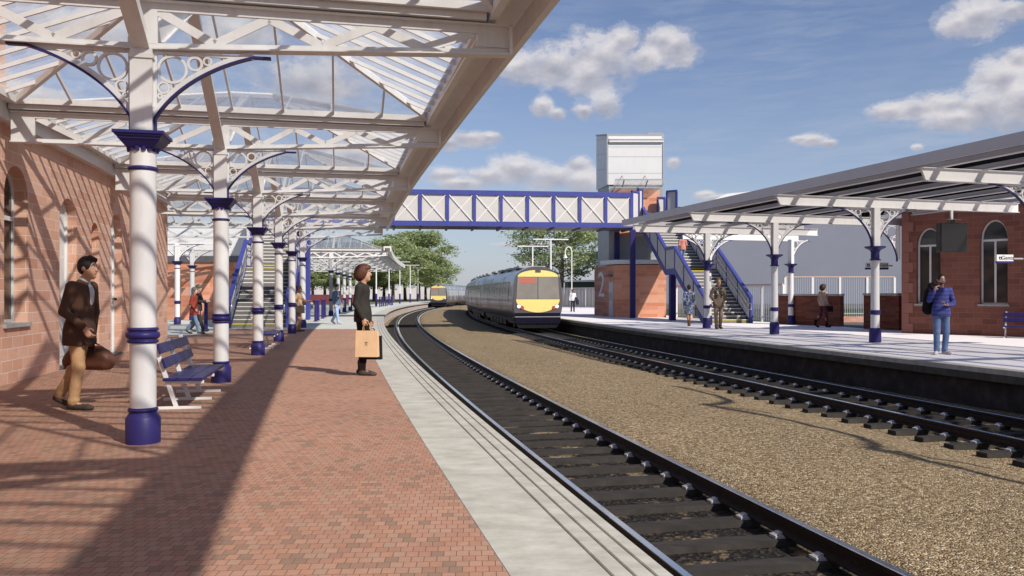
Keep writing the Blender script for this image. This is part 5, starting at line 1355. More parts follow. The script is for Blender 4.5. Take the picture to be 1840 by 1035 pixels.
# ================================================================ PEOPLE (one smooth body each, grown from a distance field)
V3=lambda *a: np.array(a,dtype=np.float32)
class Field:
    def __init__(s,lo,hi,h):
        s.h=h; s.lo=np.array(lo,np.float32); n=np.ceil((np.array(hi)-s.lo)/h).astype(int)+1; s.n=n
        s.D=np.full(n,.5,np.float32)
        s.ax=[s.lo[i]+h*np.arange(n[i],dtype=np.float32) for i in range(3)]
    def win(s,lo,hi):
        a=[max(0,int((lo[i]-s.lo[i])/s.h)) for i in range(3)]; b=[min(s.n[i],int((hi[i]-s.lo[i])/s.h)+2) for i in range(3)]
        return a,b
    def put(s,fn,lo,hi,k=.02,mode='add'):
        mg=k+3*s.h; a,b=s.win(np.array(lo)-mg,np.array(hi)+mg)
        if any(b[i]<=a[i] for i in range(3)): return
        X=s.ax[0][a[0]:b[0],None,None]; Y=s.ax[1][None,a[1]:b[1],None]; Z=s.ax[2][None,None,a[2]:b[2]]
        d=fn(X,Y,Z); w=s.D[a[0]:b[0],a[1]:b[1],a[2]:b[2]]
        if mode=='sub':
            hh=np.clip(.5-.5*(w+d)/k,0,1); r=w*(1-hh)+(-d)*hh+k*hh*(1-hh)
        else:
            hh=np.clip(.5+.5*(w-d)/k,0,1); r=w*(1-hh)+d*hh-k*hh*(1-hh)
        s.D[a[0]:b[0],a[1]:b[1],a[2]:b[2]]=r
    def cap(s,a,b,ra,rb,k=.02,lat=None,flat=1,mode='add'):
        a=V3(*a); b=V3(*b); ab=b-a; L2=float(ab@ab)+1e-9
        R_=max(ra,rb)
        if lat is not None:
            ax=ab/math.sqrt(L2); u=V3(*lat); u=u-ax*float(u@ax); u/=np.linalg.norm(u); w=np.cross(ax,u)
        def fn(X,Y,Z):
            t=np.clip(((X-a[0])*ab[0]+(Y-a[1])*ab[1]+(Z-a[2])*ab[2])/L2,0,1)
            vx=X-a[0]-t*ab[0]; vy=Y-a[1]-t*ab[1]; vz=Z-a[2]-t*ab[2]
            q=vx*vx+vy*vy+vz*vz
            if lat is not None:
                cw=vx*w[0]+vy*w[1]+vz*w[2]; q=q+cw*cw*(1/flat**2-1)
            return np.sqrt(q)-(ra+(rb-ra)*t)
        s.put(fn,np.minimum(a,b)-R_,np.maximum(a,b)+R_,k,mode)
    def ell(s,c,r,k=.02,mode='add'):
        def fn(X,Y,Z):
            q=np.sqrt(((X-c[0])/r[0])**2+((Y-c[1])/r[1])**2+((Z-c[2])/r[2])**2)
            return (q-1)*min(r)
        s.put(fn,np.array(c)-r,np.array(c)+r,k,mode)
    def half(s,p,n,k=.01):      # cut away the side n points to
        n=np.array(n,float); n/=np.linalg.norm(n)
        d=(s.ax[0][:,None,None]-p[0])*n[0]+(s.ax[1][None,:,None]-p[1])*n[1]+(s.ax[2][None,None,:]-p[2])*n[2]
        s.D=np.maximum(s.D,d.astype(np.float32))
    def mesh(s,name,mat,scale,parent,warp=None):
        D=s.D; n=D.shape; ins=D<0
        cnt=np.zeros([k-1 for k in n],np.float32); acc=np.zeros([k-1 for k in n]+[3],np.float32)
        sl=lambda o:tuple(slice(o[i],n[i]-1+o[i]) for i in range(3))
        cor=[(i,j,k) for i in(0,1) for j in(0,1) for k in(0,1)]
        mixed=np.zeros(cnt.shape,bool); first=ins[sl((0,0,0))]
        for c in cor[1:]: mixed|=ins[sl(c)]!=first
        ci=np.argwhere(mixed)
        if len(ci)==0: return None
        pos=np.zeros((len(ci),3),np.float32); ct=np.zeros(len(ci),np.float32)
        for a in cor:
            for ax in range(3):
                if a[ax]==0:
                    b=list(a); b[ax]=1
                    da=D[tuple((ci+a).T)]; db=D[tuple((ci+b).T)]; mk=(da<0)!=(db<0)
                    t=np.where(mk,da/np.where(mk,da-db,1),0)
                    p=np.tile(np.array(a,np.float32),(len(ci),1)); p[:,ax]=t
                    pos+=p*mk[:,None]; ct+=mk
        pos=(ci+pos/ct[:,None])*s.h+s.lo
        idx=np.full(cnt.shape,-1,np.int32); idx[tuple(ci.T)]=np.arange(len(ci))
        quads=[]
        for ax in range(3):
            o1,o2=[(1,2),(2,0),(0,1)][ax]
            lo=[0,0,0]; A=ins; B=np.roll(ins,-1,axis=ax)
            cr=A!=B; e=np.argwhere(cr)
            e=e[(e[:,ax]<n[ax]-1)&(e[:,o1]>0)&(e[:,o2]>0)&(e[:,o1]<n[o1]-1)&(e[:,o2]<n[o2]-1)]
            if len(e)==0: continue
            d1=np.zeros(3,int); d1[o1]=1; d2=np.zeros(3,int); d2[o2]=1
            q=np.stack([idx[tuple((e-d1-d2).T)],idx[tuple((e-d2).T)],idx[tuple(e.T)],idx[tuple((e-d1).T)]],1)
            fl=~ins[tuple(e.T)]; q[fl]=q[fl][:,::-1]; quads.append(q)
        q=np.concatenate(quads); q=q[(q>=0).all(1)]
        if warp is not None: pos=warp(pos)
        pos=pos*scale
        me=bpy.data.meshes.new(name); me.vertices.add(len(pos)); me.vertices.foreach_set('co',pos.astype(np.float32).ravel())
        me.loops.add(q.size); me.loops.foreach_set('vertex_index',q.astype(np.int32).ravel())
        me.polygons.add(len(q)); me.polygons.foreach_set('loop_start',np.arange(0,q.size,4,dtype=np.int32)); me.polygons.foreach_set('loop_total',np.full(len(q),4,np.int32))
        me.materials.append(mat); me.update(); me.validate(); me.shade_smooth()
        o=bpy.data.objects.new(name,me); COL.objects.link(o); o.parent=parent
        return o

def cloth(name,col,rough=.85,var=.22,stripes=None,pattern=None,fold=.5):
    t=NT(name); p=t.obj(); n1=t.noise(p,5,4,.6); n2=t.noise(p,160,2); n3=t.noise(t.mapping(p,scale=(1.2,1.2,.55)),14,3,.6)
    c=t.ramp(n1,[(.3,tuple(x*(1-var) for x in col)),(.7,tuple(min(1,x*(1+var)) for x in col))])
    if stripes:
        sp=t.n('ShaderNodeSeparateXYZ'); t.l(p,sp.inputs[0]); w=t.math('SINE',t.math('MULTIPLY',sp.outputs[2],stripes[1]))
        band=t.ramp(t.math('ADD',t.math('MULTIPLY',w,.5),.5),[(.62,0),(.72,1)])
        hi=t.ramp(sp.outputs[2],[(.0,0),(1,1)])
        c=t.mix(t.math('MULTIPLY',band,.6),c,stripes[0])
    if pattern:
        v=t.n('ShaderNodeTexVoronoi'); v.inputs['Scale'].default_value=pattern[1]; t.l(p,v.inputs[0]); s=t.n('ShaderNodeSeparateColor'); t.l(v.outputs['Color'],s.inputs[0])
        c=t.ramp(s.outputs[0],pattern[0],'CONSTANT')
    return t.done(t.bsdf(c,rough,0,.2,bump=t.math('ADD',t.math('MULTIPLY',n2,.25),t.math('MULTIPLY',n3,1.2)),bstr=fold,bdist=.012))
def skin(name,col):
    t=NT(name); n1=t.noise(t.obj(),12,4)
    b=t.bsdf(t.ramp(n1,[(.3,tuple(c*.82 for c in col)),(.7,tuple(min(1,c*1.1) for c in col))]),.5,0,.35)
    b.inputs['Subsurface Weight'].default_value=.12; b.inputs['Subsurface Scale'].default_value=.01; b.inputs['Subsurface Radius'].default_value=(1,.35,.2)
    return t.done(b)
def hairm(name,col):
    t=NT(name); n1=t.noise(t.mapping(t.obj(),scale=(1,1,.35)),60,4,.7)
    return t.done(t.bsdf(t.ramp(n1,[(.3,tuple(c*.55 for c in col)),(.7,tuple(c*1.5 for c in col))]),.55,0,.3,bump=n1,bstr=.8,bdist=.01))
SK={'tan':skin('tan_skin',(.48,.27,.18)),'fair':skin('fair_skin',(.66,.42,.32)),'brown':skin('brown_skin',(.17,.085,.05))}
HM={'black':hairm('black_hair',(.012,.009,.008)),'brown':hairm('brown_hair',(.085,.032,.018)),'dark':hairm('dark_brown_hair',(.03,.018,.012)),'grey':hairm('grey_hair',(.13,.12,.115)),'sandy':hairm('sandy_hair',(.22,.13,.075))}
M['eye']=paint('eye_white',(.62,.58,.55),.2,.02); M['iris']=paint('eye_dark',(.02,.012,.008),.15,.02); M['lip']=paint('lip',(.30,.11,.09),.45,.05)

BASE=dict(pel=(0,0,.96),chest=(.0,0,1.29),neck=(-.015,0,1.47),head=(.02,0,1.655),
 shL=(-.01,.175,1.43),shR=(-.01,-.175,1.43),elL=(-.04,.225,1.14),elR=(-.04,-.225,1.14),wrL=(.05,.235,.89),wrR=(.05,-.235,.89),
 hipL=(0,.09,.93),hipR=(0,-.09,.93),knL=(.025,.10,.505),knR=(.025,-.10,.505),anL=(-.02,.105,.085),anR=(-.02,-.105,.085),
 toeL=(.19,.12,.03),toeR=(.19,-.12,.03),hdL=None,hdR=None,curl=.45)
WALK=dict(knR=(.10,-.09,.50),anR=(.22,-.09,.09),toeR=(.42,-.09,.05),knL=(-.05,.09,.50),anL=(-.30,.09,.16),toeL=(-.13,.10,.03))
def person(label,loc,rz,H,pose,top,bottom,shoe,skn,hair,hairkind,h=.011,hem=.86,dress=False,shirt=None,face=True,beard=None,sleeve=1.0,bare_legs=False,boots=False,wide=1.0,name='person',group=None,flare=1.0,collar=None,beltless=True):
    t=thing(name,label,'person',loc,rz,group)
    p=dict(BASE); p.update(pose); s=H/1.8
    pts=np.array([v for v in p.values() if isinstance(v,tuple)]); lo=pts.min(0)-.30; hi=pts.max(0)+.24; lo[2]=-.03; hi[2]=1.86
    A=lambda k:np.array(p[k],float)
    hx,hy,hz=p['head']
    # ---- body
    f=Field(lo,hi,h)
    f.cap(p['pel'],p['chest'],.115,.12,.04,lat=(0,1,0),flat=.75); f.cap(p['chest'],p['neck'],.12,.055,.04,lat=(0,1,0),flat=.75)
    f.cap(p['shL'],p['shR'],.05,.05,.04); f.cap(p['neck'],(hx-.012,hy,hz-.06),.055,.050,.02)
    for q in 'LR':
        f.cap(p['sh'+q],p['el'+q],.046,.038,.02); f.cap(p['el'+q],p['wr'+q],.037,.026,.015)
        f.cap(p['hip'+q],p['kn'+q],.075,.052,.03); k_=A('kn'+q); a_=A('an'+q)
        f.cap(p['kn'+q],p['an'+q],.050,.030,.02); m_=k_*.65+a_*.35+np.array([-.025,0,0]); f.ell(m_,(.045,.045,.12),.03)
        f.cap(p['an'+q],A('toe'+q)*.8+A('an'+q)*.2*np.array([1,1,.3]),.026,.018,.01)
        w=A('wr'+q); e=A('el'+q); d=(w-e)/np.linalg.norm(w-e)
        if p['hd'+q] is not None: d=np.array(p['hd'+q],float); d/=np.linalg.norm(d)
        sg=1 if q=='L' else -1
        pn=np.array([0,-sg,0.0])        # palm faces the body
        if abs(d[1])>.8: pn=np.array([0,0,-1.0])
        if p.get('pn'+q) is not None: pn=np.array(p['pn'+q],float)
        pn-=d*(pn@d); pn/=np.linalg.norm(pn); sd=np.cross(d,pn)
        if sd[0]<0: sd=-sd         # thumb side faces forward
        if p.get('th'+q): sd=-sd
        f.cap(w-d*.01,w+d*.085,.030,.040,.012,lat=tuple(sd),flat=.45)
        cu=p['curl']
        for i,(o_,ln) in enumerate(((.030,.92),(.010,1.05),(-.011,.98),(-.031,.78))):
            b=w+d*.088+sd*o_; r=.0098 if i<3 else .0085; dd=d
            for j,l_ in enumerate((.042,.028,.022)):
                an=cu*(j+1)*.85+i*.05; nd=d*math.cos(an)+pn*math.sin(an); e2=b+nd*l_*ln; f.cap(b,e2,r,r*.93,.004); b=e2; r*=.93
        b=w+d*.03+sd*.030; e1=b+(d*.55+sd*.62+pn*.35)*.042; e2=e1+(d*.85+sd*.15+pn*.45)*.032; f.cap(b,e1,.014,.0115,.01); f.cap(e1,e2,.0115,.0095,.004)
    # head
    f.ell((hx-.012,hy,hz+.035),(.098,.076,.103),.01); f.ell((hx+.022,hy,hz-.045),(.070,.058,.075),.03)
    f.cap((hx+.072,hy,hz-.095),(hx+.060,hy,hz-.10),.022,.024,.02)
    if face:
        f.cap((hx+.086,hy,hz+.022),(hx+.106,hy,hz-.022),.009,.0145,.012)
        for sg in(-1,1):
            f.ell((hx+.092,hy+sg*.031,hz+.014),(.016,.019,.013),.010,'sub')
            f.cap((hx+.082,hy+sg*.014,hz+.038),(hx+.072,hy+sg*.050,hz+.036),.010,.009,.012)
            f.ell((hx-.012,hy+sg*.078,hz+.0),(.024,.012,.033),.006)
        f.cap((hx+.083,hy-.018,hz-.060),(hx+.083,hy+.018,hz-.060),.009,.009,.008)
    body=f.mesh('body',SK[skn],s,t)
    if face and h<.0095:
        for sg in(-1,1):
            m=MB(); m.lathe([(.012*math.cos(R(a)),.012*math.sin(R(a))) for a in range(-90,91,20)],10,((hx+.077)*s,(hy+sg*.031)*s,(hz+.012)*s)); ey=m.build('eye',M['eye'],t,smooth=80)
            m=MB(); m.lathe([(.0065*math.cos(R(a)),.0065*math.sin(R(a))) for a in range(-90,91,30)],8,((hx+.0845)*s,(hy+sg*.031)*s,(hz+.012)*s)); m.build('iris',M['iris'],ey)
            m=MB(); m.path([((hx+.092)*s,(hy+sg*.014)*s,(hz+.040)*s),((hx+.088)*s,(hy+sg*.034)*s,(hz+.048)*s),((hx+.074)*s,(hy+sg*.052)*s,(hz+.040)*s)],.0055*s,6); m.build('eyebrow',HM[hair],t)
        m=MB(); m.path([((hx+.086)*s,(hy-.022)*s,(hz-.062)*s),((hx+.095)*s,hy*s,(hz-.060)*s),((hx+.086)*s,(hy+.022)*s,(hz-.062)*s)],.006*s,6); m.build('lips',M['lip'],t)
    # ---- hair
    f=Field((hx-.30,hy-.24,hz-.36),(hx+.24,hy+.24,hz+.26),max(.007,h*.8))
    if hairkind=='bob':
        f.ell((hx-.045,hy,hz+.030),(.128,.118,.130),.03); f.ell((hx-.075,hy,hz-.03),(.098,.110,.10),.04); f.ell((hx+.02,hy,hz+.10),(.085,.085,.055),.03)
        f.ell((hx+.115,hy,hz-.045),(.085,.085,.125),.02,'sub'); f.half((0,0,hz-.135),(.25,0,-1))
    elif hairkind=='long':
        f.ell((hx-.02,hy,hz+.042),(.112,.095,.112),.02); f.cap((hx-.05,hy,hz-.02),(hx-.06,hy,hz-.20),.095,.085,.03,lat=(0,1,0),flat=.8)
        f.ell((hx+.12,hy,hz-.05),(.095,.078,.125),.02,'sub')
    else:
        f.ell((hx-.016,hy,hz+.046),(.108,.088,.106),.02); f.ell((hx-.048,hy,hz+.005),(.070,.079,.080),.02)
        f.ell((hx+.118,hy,hz-.022),(.094,.080,.122),.012,'sub'); f.half((hx-.03,0,hz-.055),(.35,0,-1))
        if hairkind=='quiff': f.cap((hx+.04,hy-.03,hz+.125),(hx+.075,hy+.02,hz+.105),.036,.026,.02)
        if hairkind=='bun': f.ell((hx-.085,hy,hz+.105),(.052,.050,.048),.015)
        if hairkind=='tail': f.ell((hx-.125,hy+.02,hz-.01),(.035,.03,.055),.015)
        if hairkind=='beanie': f.ell((hx-.016,hy,hz+.055),(.115,.095,.105),.01)
    f.mesh('hair' if hairkind!='beanie' else 'beanie',HM[hair],s,t)
    if beard:
        f=Field((hx-.1,hy-.1,hz-.2),(hx+.15,hy+.1,hz+.05),.007)
        f.ell((hx+.026,hy,hz-.052),(.074,.062,.078),.01); f.half((hx+.02,0,hz-.043),(.25,0,1)); f.ell((hx+.105,hy,hz-.055),(.03,.026,.016),.008,'sub'); f.half((hx-.02,0,0),(-1,0,0))
        f.mesh('beard',HM[beard],s,t)
    # ---- upper garment
    f=Field(lo,hi,h)
    pel=A('pel'); ch=A('chest'); nk=A('neck')
    hemc=pel+np.array([0,0,hem-.96])
    f.cap(hemc+np.array([0,0,.10]),pel*.5+ch*.5,.180*wide*flare,.145*wide,.05,lat=(0,1,0),flat=.72)
    f.cap(hemc,hemc+np.array([0,0,.12]),.192*wide*flare,.182*wide*flare,.03,lat=(0,1,0),flat=.72)
    f.cap(pel*.4+ch*.6,ch+np.array([0,0,.06]),.142*wide,.158*wide,.05,lat=(0,1,0),flat=.72)
    f.cap(A('shL')*.8+ch*.2,A('shR')*.8+ch*.2,.072,.072,.05); f.cap(ch+np.array([0,0,.1]),nk+np.array([0,0,.01]),.12,.062,.05,lat=(0,1,0),flat=.8)
    for q in 'LR':
        w=A('el'+q)+(A('wr'+q)-A('el'+q))*(.93 if sleeve>=1 else max(0,sleeve*2-1))
        f.cap(p['sh'+q],p['el'+q],.067*(wide**.5),.053,.03)
        if sleeve>.5: f.cap(p['el'+q],w,.053,.042,.02)
    if dress:
        f.cap(hemc+np.array([0,0,-.32]),hemc+np.array([0,0,.14]),.175,.165,.04,lat=(0,1,0),flat=.74)
        f.half((0,0,hemc[2]-.36),(0,0,-1))
    else: f.half((0,0,hemc[2]-.05),(0,0,-1))
    f.ell(nk+np.array([.03,0,.05]),(.062,.058,.05),.015,'sub')
    if shirt:
        f.cap((hemc[0]+.20,0,hemc[2]+.22),(nk[0]+.150,0,nk[2]-.01),.03,.078,.01,mode='sub')
    f.mesh('dress' if dress else 'jacket' if shirt or collar else 'top',top,s,t)
    if shirt:
        f=Field(lo,hi,h); f.cap(pel*.6+ch*.4,ch+np.array([0,0,.06]),.128*wide,.140*wide,.05,lat=(0,1,0),flat=.76); f.cap(ch,nk+np.array([.0,0,.03]),.12,.066,.05,lat=(0,1,0),flat=.85)
        f.cap(nk+np.array([.03,-.05,.035]),nk+np.array([.055,-.035,.02]),.018,.014,.01); f.cap(nk+np.array([.03,.05,.035]),nk+np.array([.055,.035,.02]),.018,.014,.01)
        f.half((0,0,pel[2]+.05),(0,0,-1)); f.mesh('shirt',shirt,s,t)
    # ---- trousers and shoes
    if bottom is not None:
        f=Field(lo,hi,h)
        f.cap(A('hipL')+np.array([0,-.02,.05]),A('hipR')+np.array([0,.02,.05]),.098,.098,.04); f.ell(pel+np.array([-.015,0,-.02]),(.110,.145,.10),.04)
        for q in 'LR':
            f.cap(A('hip'+q),A('kn'+q),.090,.070,.035); e=A('an'+q)+(A('kn'+q)-A('an'+q))*(.02 if not boots else .35); f.cap(A('kn'+q),e,.069,.060,.03)
            if not boots: f.ell(e+np.array([.01,0,.02]),(.062,.058,.035),.02)
        f.half((0,0,pel[2]+.10),(0,0,1)); f.mesh('trousers',bottom,s,t)
    f=Field(lo,hi,min(h,.009))
    for q in 'LR':
        a=A('an'+q); to=A('toe'+q); fw=to-a; fw[2]=0; fw/=np.linalg.norm(fw)
        heel=a-fw*.035+np.array([0,0,-.035]); ball=to-fw*.05
        f.cap(heel,ball,.041,.040,.02,lat=(-fw[1],fw[0],0),flat=.9); f.cap(ball,to,.040,.027,.02); f.cap(a,a+np.array([0,0,.02 if not boots else .12]),.046,.048 if not boots else .055,.02)
        hl=heel+np.array([0,0,-.02]); f.cap(hl,ball+np.array([0,0,-.012]),.036,.036,.01,lat=(-fw[1],fw[0],0),flat=.6)
    f.half((0,0,.002),(0,0,-1)); f.mesh('shoes' if not boots else 'boots',shoe,s,t)
    return t
def lp(t,v,H): # a point of a person's own space in the world
    a=t.rotation_euler.z; s=H/1.8; x,y,z=[c*s for c in v]
    return Vector((t.location.x+x*math.cos(a)-y*math.sin(a),t.location.y+x*math.sin(a)+y*math.cos(a),t.location.z+z))

C=dict(brown=cloth('brown_tweed',(.075,.038,.026)),khaki=cloth('khaki_cotton',(.42,.25,.13),fold=.7),shirt=cloth('pale_shirt',(.50,.48,.50)),blackj=cloth('charcoal_cloth',(.028,.025,.022)),
 black=cloth('black_cloth',(.010,.009,.009)),shoe_b=cloth('dark_leather',(.045,.035,.030),.5),boot=cloth('grey_suede',(.055,.045,.04),.7),red=cloth('rust_red_wool',(.30,.055,.04)),
 denim=cloth('light_denim',(.17,.25,.38),fold=.7),denim2=cloth('pale_denim',(.30,.40,.60),fold=.7),jeans=cloth('blue_jeans',(.12,.19,.34),var=.4,fold=.8),djacket=cloth('denim_jacket',(.09,.13,.20)),
 tan=cloth('tan_coat',(.45,.30,.18)),camel2=cloth('soft_brown_trousers',(.25,.185,.135)),camel=cloth('camel_trousers',(.34,.21,.12)),dgrey=cloth('dark_grey_cloth',(.045,.042,.042)),white=cloth('white_cotton',(.66,.66,.70)),navyt=cloth('navy_trousers',(.025,.025,.045)),
 olive=cloth('olive_jacket',(.15,.115,.085)),taupe=cloth('taupe_trousers',(.16,.115,.08)),taupe_d=cloth('dark_taupe',(.075,.06,.048)),beige=cloth('beige_knit',(.42,.29,.22)),maroon=cloth('maroon_trousers',(.12,.035,.04)),
 pink=cloth('pink_top',(.46,.20,.17)),trainer=cloth('pale_trainers',(.50,.46,.47),.6),brownshoe=cloth('brown_leather',(.11,.055,.03),.5),
 stripe=cloth('striped_jumper',(.075,.085,.30),stripes=((.035,.035,.12),70)),
 floral=cloth('floral_dress',(.3,.35,.5),pattern=([(0,(.03,.04,.10)),(.25,(.10,.15,.30)),(.5,(.30,.37,.52)),(.78,(.50,.52,.55)),(.93,(.50,.40,.10))],26)),
 scarf=cloth('spotted_scarf',(.1,.1,.1),pattern=([(0,(.025,.02,.018)),(.5,(.06,.05,.04)),(.75,(.42,.38,.32))],30)))
def at(x,y,z=0): Y=FPX*(EYE-z)/(y-528); return ((x-920)/FPX*Y,Y,z)

# 1 man in brown jacket walking to the right by the sandstone wall
loc=at(146,735); H=1.86
p1_=dict(pel=(-.02,0,.965),chest=(.02,0,1.29),neck=(.03,0,1.475),head=(.085,0,1.65),shL=(.02,.18,1.435),shR=(.0,-.18,1.435),
 elR=(-.06,-.245,1.15),wrR=(.175,-.225,.965),hdR=(.55,0,-.85),elL=(.02,.24,1.14),wrL=(-.01,.25,.86),hdL=(0,0,-1),
 hipR=(-.01,-.09,.93),hipL=(-.03,.09,.93),knR=(.02,-.09,.50),anR=(-.045,-.09,.085),toeR=(.19,-.10,.03),knL=(-.10,.09,.51),anL=(-.33,.09,.155),toeL=(-.15,.10,.035),curl=.7)
man=person('man in dark brown jacket and khaki trousers walking beside the sandstone wall',loc,R(-4),H,p1_,C['brown'],C['khaki'],C['shoe_b'],'tan','black','quiff',h=.0085,hem=.80,shirt=C['shirt'],wide=1.12,flare=1.05)
def holdall(label,loc,rz):
    t=thing('holdall_bag',label,'bag',loc,rz)
    f=Field((-.42,-.18,-.02),(.42,.18,.42),.012)
    f.cap((-.22,0,.10),(.22,0,.10),.11,.11,.03); f.cap((-.19,0,.17),(.19,0,.17),.095,.095,.05); f.cap((-.15,0,.265),(.15,0,.265),.03,.03,.06)
    f.half((0,0,0),(0,0,-1)); f.mesh('bag_body',C['leather'],1,t)
    for y in(-.05,.05):
        m=MB(); m.path([(-.12,y*1.8,.20),(-.11,y*1.2,.29),(-.06,y*.5,.345),(.06,y*.5,.345),(.11,y*1.2,.29),(.12,y*1.8,.20)],.011,8); m.build('handle',C['leather_d'],t,smooth=60)
    m=MB(); m.path([(-.17,0,.298),(0,0,.300),(.17,0,.298)],.006,6); m.build('zip',M['steel'],t)
    return t
C['leather']=cloth('brown_leather_bag',(.135,.055,.035),.42,fold=.35); C['leather_d']=cloth('dark_leather_strap',(.07,.03,.02),.45)
q=lp(man,(-.06,.25,.44),H); holdall('soft brown leather holdall carried by the man in the brown jacket',q,R(-4))

# 2 woman at the platform edge with paper bag
loc=at(652,674); H=1.90
p2_=dict(head=(.03,0,1.655),neck=(.0,0,1.475),elR=(-.05,-.215,1.16),wrR=(.075,-.225,.93),hdR=(.2,0,-1),wrL=(.05,.22,.90),anL=(-.06,.085,.085),toeL=(.12,.10,.03),knL=(.0,.085,.505),anR=(.02,-.075,.085),toeR=(.235,-.095,.03),knR=(.03,-.08,.505),curl=.9)
wom=person('woman in charcoal jacket and black trousers waiting at the platform edge with shopping bags',loc,R(-6),H,p2_,C['blackj'],C['black'],C['boot'],'tan','brown','bob',h=.0085,hem=.92,collar=True,boots=True,wide=.98,flare=1.04)
def carrier(label,loc,rz,mat,w,d,h,hm,lines=False,nm='paper_bag'):
    t=thing(nm,label,'bag',loc,rz)
    m=MB(); x=w/2; y=d/2
    m.add([(-x,-y,0),(x,-y,0),(x,y,0),(-x,y,0),(-x*.96,-y*.75,h),(x*.96,-y*.75,h),(x*.96,y*.75,h),(-x*.96,y*.75,h)],[(3,2,1,0),(0,1,5,4),(1,2,6,5),(2,3,7,6),(3,0,4,7)])
    m.add([(-x*.94,-y*.6,h*.9),(x*.94,-y*.6,h*.9),(x*.94,y*.6,h*.9),(-x*.94,y*.6,h*.9)],[(0,1,2,3)]); m.build('bag_body',mat,t)
    for yy in(-y*.7,y*.7):
        m=MB(); m.path([(-w*.18,yy,h*.93),(-w*.17,yy*.8,h+.06),(-w*.08,yy*.25,h+.125),(w*.08,yy*.25,h+.125),(w*.17,yy*.8,h+.06),(w*.18,yy,h*.93)],.006,7); m.build('handle',hm,t,smooth=60)
    if lines:
        m=MB()
        for k,ww in enumerate((.045,.03,.05)): m.mm(-ww/2,ww/2,-y*.9-.006,-y*.9+.004,h*.46+k*.022,h*.46+k*.022+.005)
        m.build('small_print',M['lead'],t)
    return t
C['paper']=cloth('kraft_paper',(.64,.43,.26),.8,var=.06,fold=.15); C['paper_d']=cloth('kraft_handle',(.45,.27,.14),.8)
q=lp(wom,(.145,-.245,.32),H); carrier('upright tan paper shopping bag held by the woman in the charcoal jacket',q,R(-6),C['paper'],.385,.13,.44,C['paper_d'],True)
q=lp(wom,(.19,-.13,.27),H); carrier('black shopping bag behind the tan paper bag of the waiting woman',q,R(-6),C['black'],.34,.11,.40,C['black'],nm='shopping_bag')

# 3 strolling couple
WL=dict(WALK)
cw=person('woman with grey hair in a rust red jacket and jeans, strolling near the lone bollard',at(349,600),R(0),1.64,dict(WL,elR=(-.03,-.23,1.15),wrR=(.10,-.2,.96)),C['red'],C['denim'],C['dgrey'],'fair','grey','long',hem=.78,collar=True,flare=1.12,wide=1.05)
x,y,z=at(352,596.5)
person('man in dark grey clothes and beanie strolling just behind the woman in red',(x+.05,y+.1,0),R(0),1.74,dict(WL,elL=(.08,.22,1.16),wrL=(.34,.12,1.17),elR=(.05,-.22,1.16),wrR=(.32,-.1,1.17)),C['dgrey'],C['dgrey'],C['dgrey'],'fair','grey','beanie',hem=.85)
# 4 woman in tan coat at the bollard
tw=person('woman in a tan coat and camel trousers resting one hand on a navy bollard',at(537,595.8),R(3),1.72,dict(elL=(.18,.20,1.18),wrL=(.48,.14,1.17),hdL=(1,0,-.1),elR=(-.14,-.25,1.18),wrR=(.04,-.20,1.02),toeL=(.2,.12,.03),anR=(-.08,-.09,.085),toeR=(.12,-.1,.03)),C['tan'],C['camel'],C['brownshoe'],'brown','dark','bun',hem=.93,collar=True,flare=1.0)
def handbag(label,loc,rz,mat,w=.30,h=.24,strap=.35):
    t=thing('handbag',label,'bag',loc,rz)
    m=MB(); m.prism([(-w/2,0),(w/2,0),(w*.45,h),(-w*.45,h)],(0,-.05,0),(1,0,0),(0,0,1),(0,.10,0)); m.build('bag_body',mat,t,bevel=.015)
    m=MB(); m.path([(-w*.4,0,h*.95),(-w*.25,0,h+strap*.7),(0,0,h+strap),(w*.25,0,h+strap*.7),(w*.4,0,h*.95)],.010,7); m.build('strap',mat,t,smooth=60)
    return t
q=lp(tw,(.10,-.26,.72),1.72); handbag('dark olive handbag at the hip of the woman in the tan coat',q,R(3),C['taupe_d'],.34,.28,.28)
# 5 man in denim jacket
person('man in a denim jacket and pale jeans walking across the pale paving, looking up',at(605,582.5),R(-22),1.85,dict(WL,anR=(.14,-.08,.09),toeR=(.34,-.09,.05),knR=(.07,-.08,.5),elL=(-.06,.23,1.15),wrL=(.08,.2,.93)),C['djacket'],C['denim2'],C['trainer'],'fair','dark','short',hem=.93,shirt=C['white'])
# 6 man in white shirt far away
x,y,z=at(1029,560.5); fw=person('man in a white shirt and dark trousers standing beyond the front train',(x,y,0),R(-90),1.76,dict(elL=(.0,.24,1.15),wrL=(.16,.22,1.02)),C['white'],C['navyt'],C['black'],'brown','black','short',h=.014,hem=.93)
q=lp(fw,(.14,.27,.80),1.76)
def draped(label,loc,rz,mat,pts,r,flat):
    t=thing('draped_jacket',label,'jacket',loc,rz); a=np.array(pts); f=Field(a.min(0)-.2,a.max(0)+.2,.014)
    for i in range(len(pts)-1): f.cap(pts[i],pts[i+1],r[i],r[i+1],.04,lat=(0,1,0),flat=flat)
    f.mesh('cloth',mat,1,t); return t
draped('dark jacket folded over the arm of the man in the white shirt',q,R(-90),C['navyt'],[(0,0,.28),(.0,.06,.10),(.0,.1,-.12)],[.10,.13,.12],.8)
# 7 lady in floral dress walking away
x,y,z=at(1238,586.2); dl_=person('woman in a short blue floral dress walking away past the stairs',(x,y,0),R(82),1.80,dict(anR=(.06,-.03,.085),toeR=(.24,-.02,.03),knR=(.04,-.06,.5),anL=(-.07,.02,.11),toeL=(.1,.02,.03),knL=(-.01,.06,.5)),C['floral'],None,C['brownshoe'],'tan','dark','short',hem=.90,dress=True,sleeve=.85,boots=True,face=False)
q=lp(dl_,(.05,-.30,.42),1.80); handbag('small olive handbag hanging beside the woman in the floral dress',q,R(82),C['taupe_d'],.24,.30,.22)
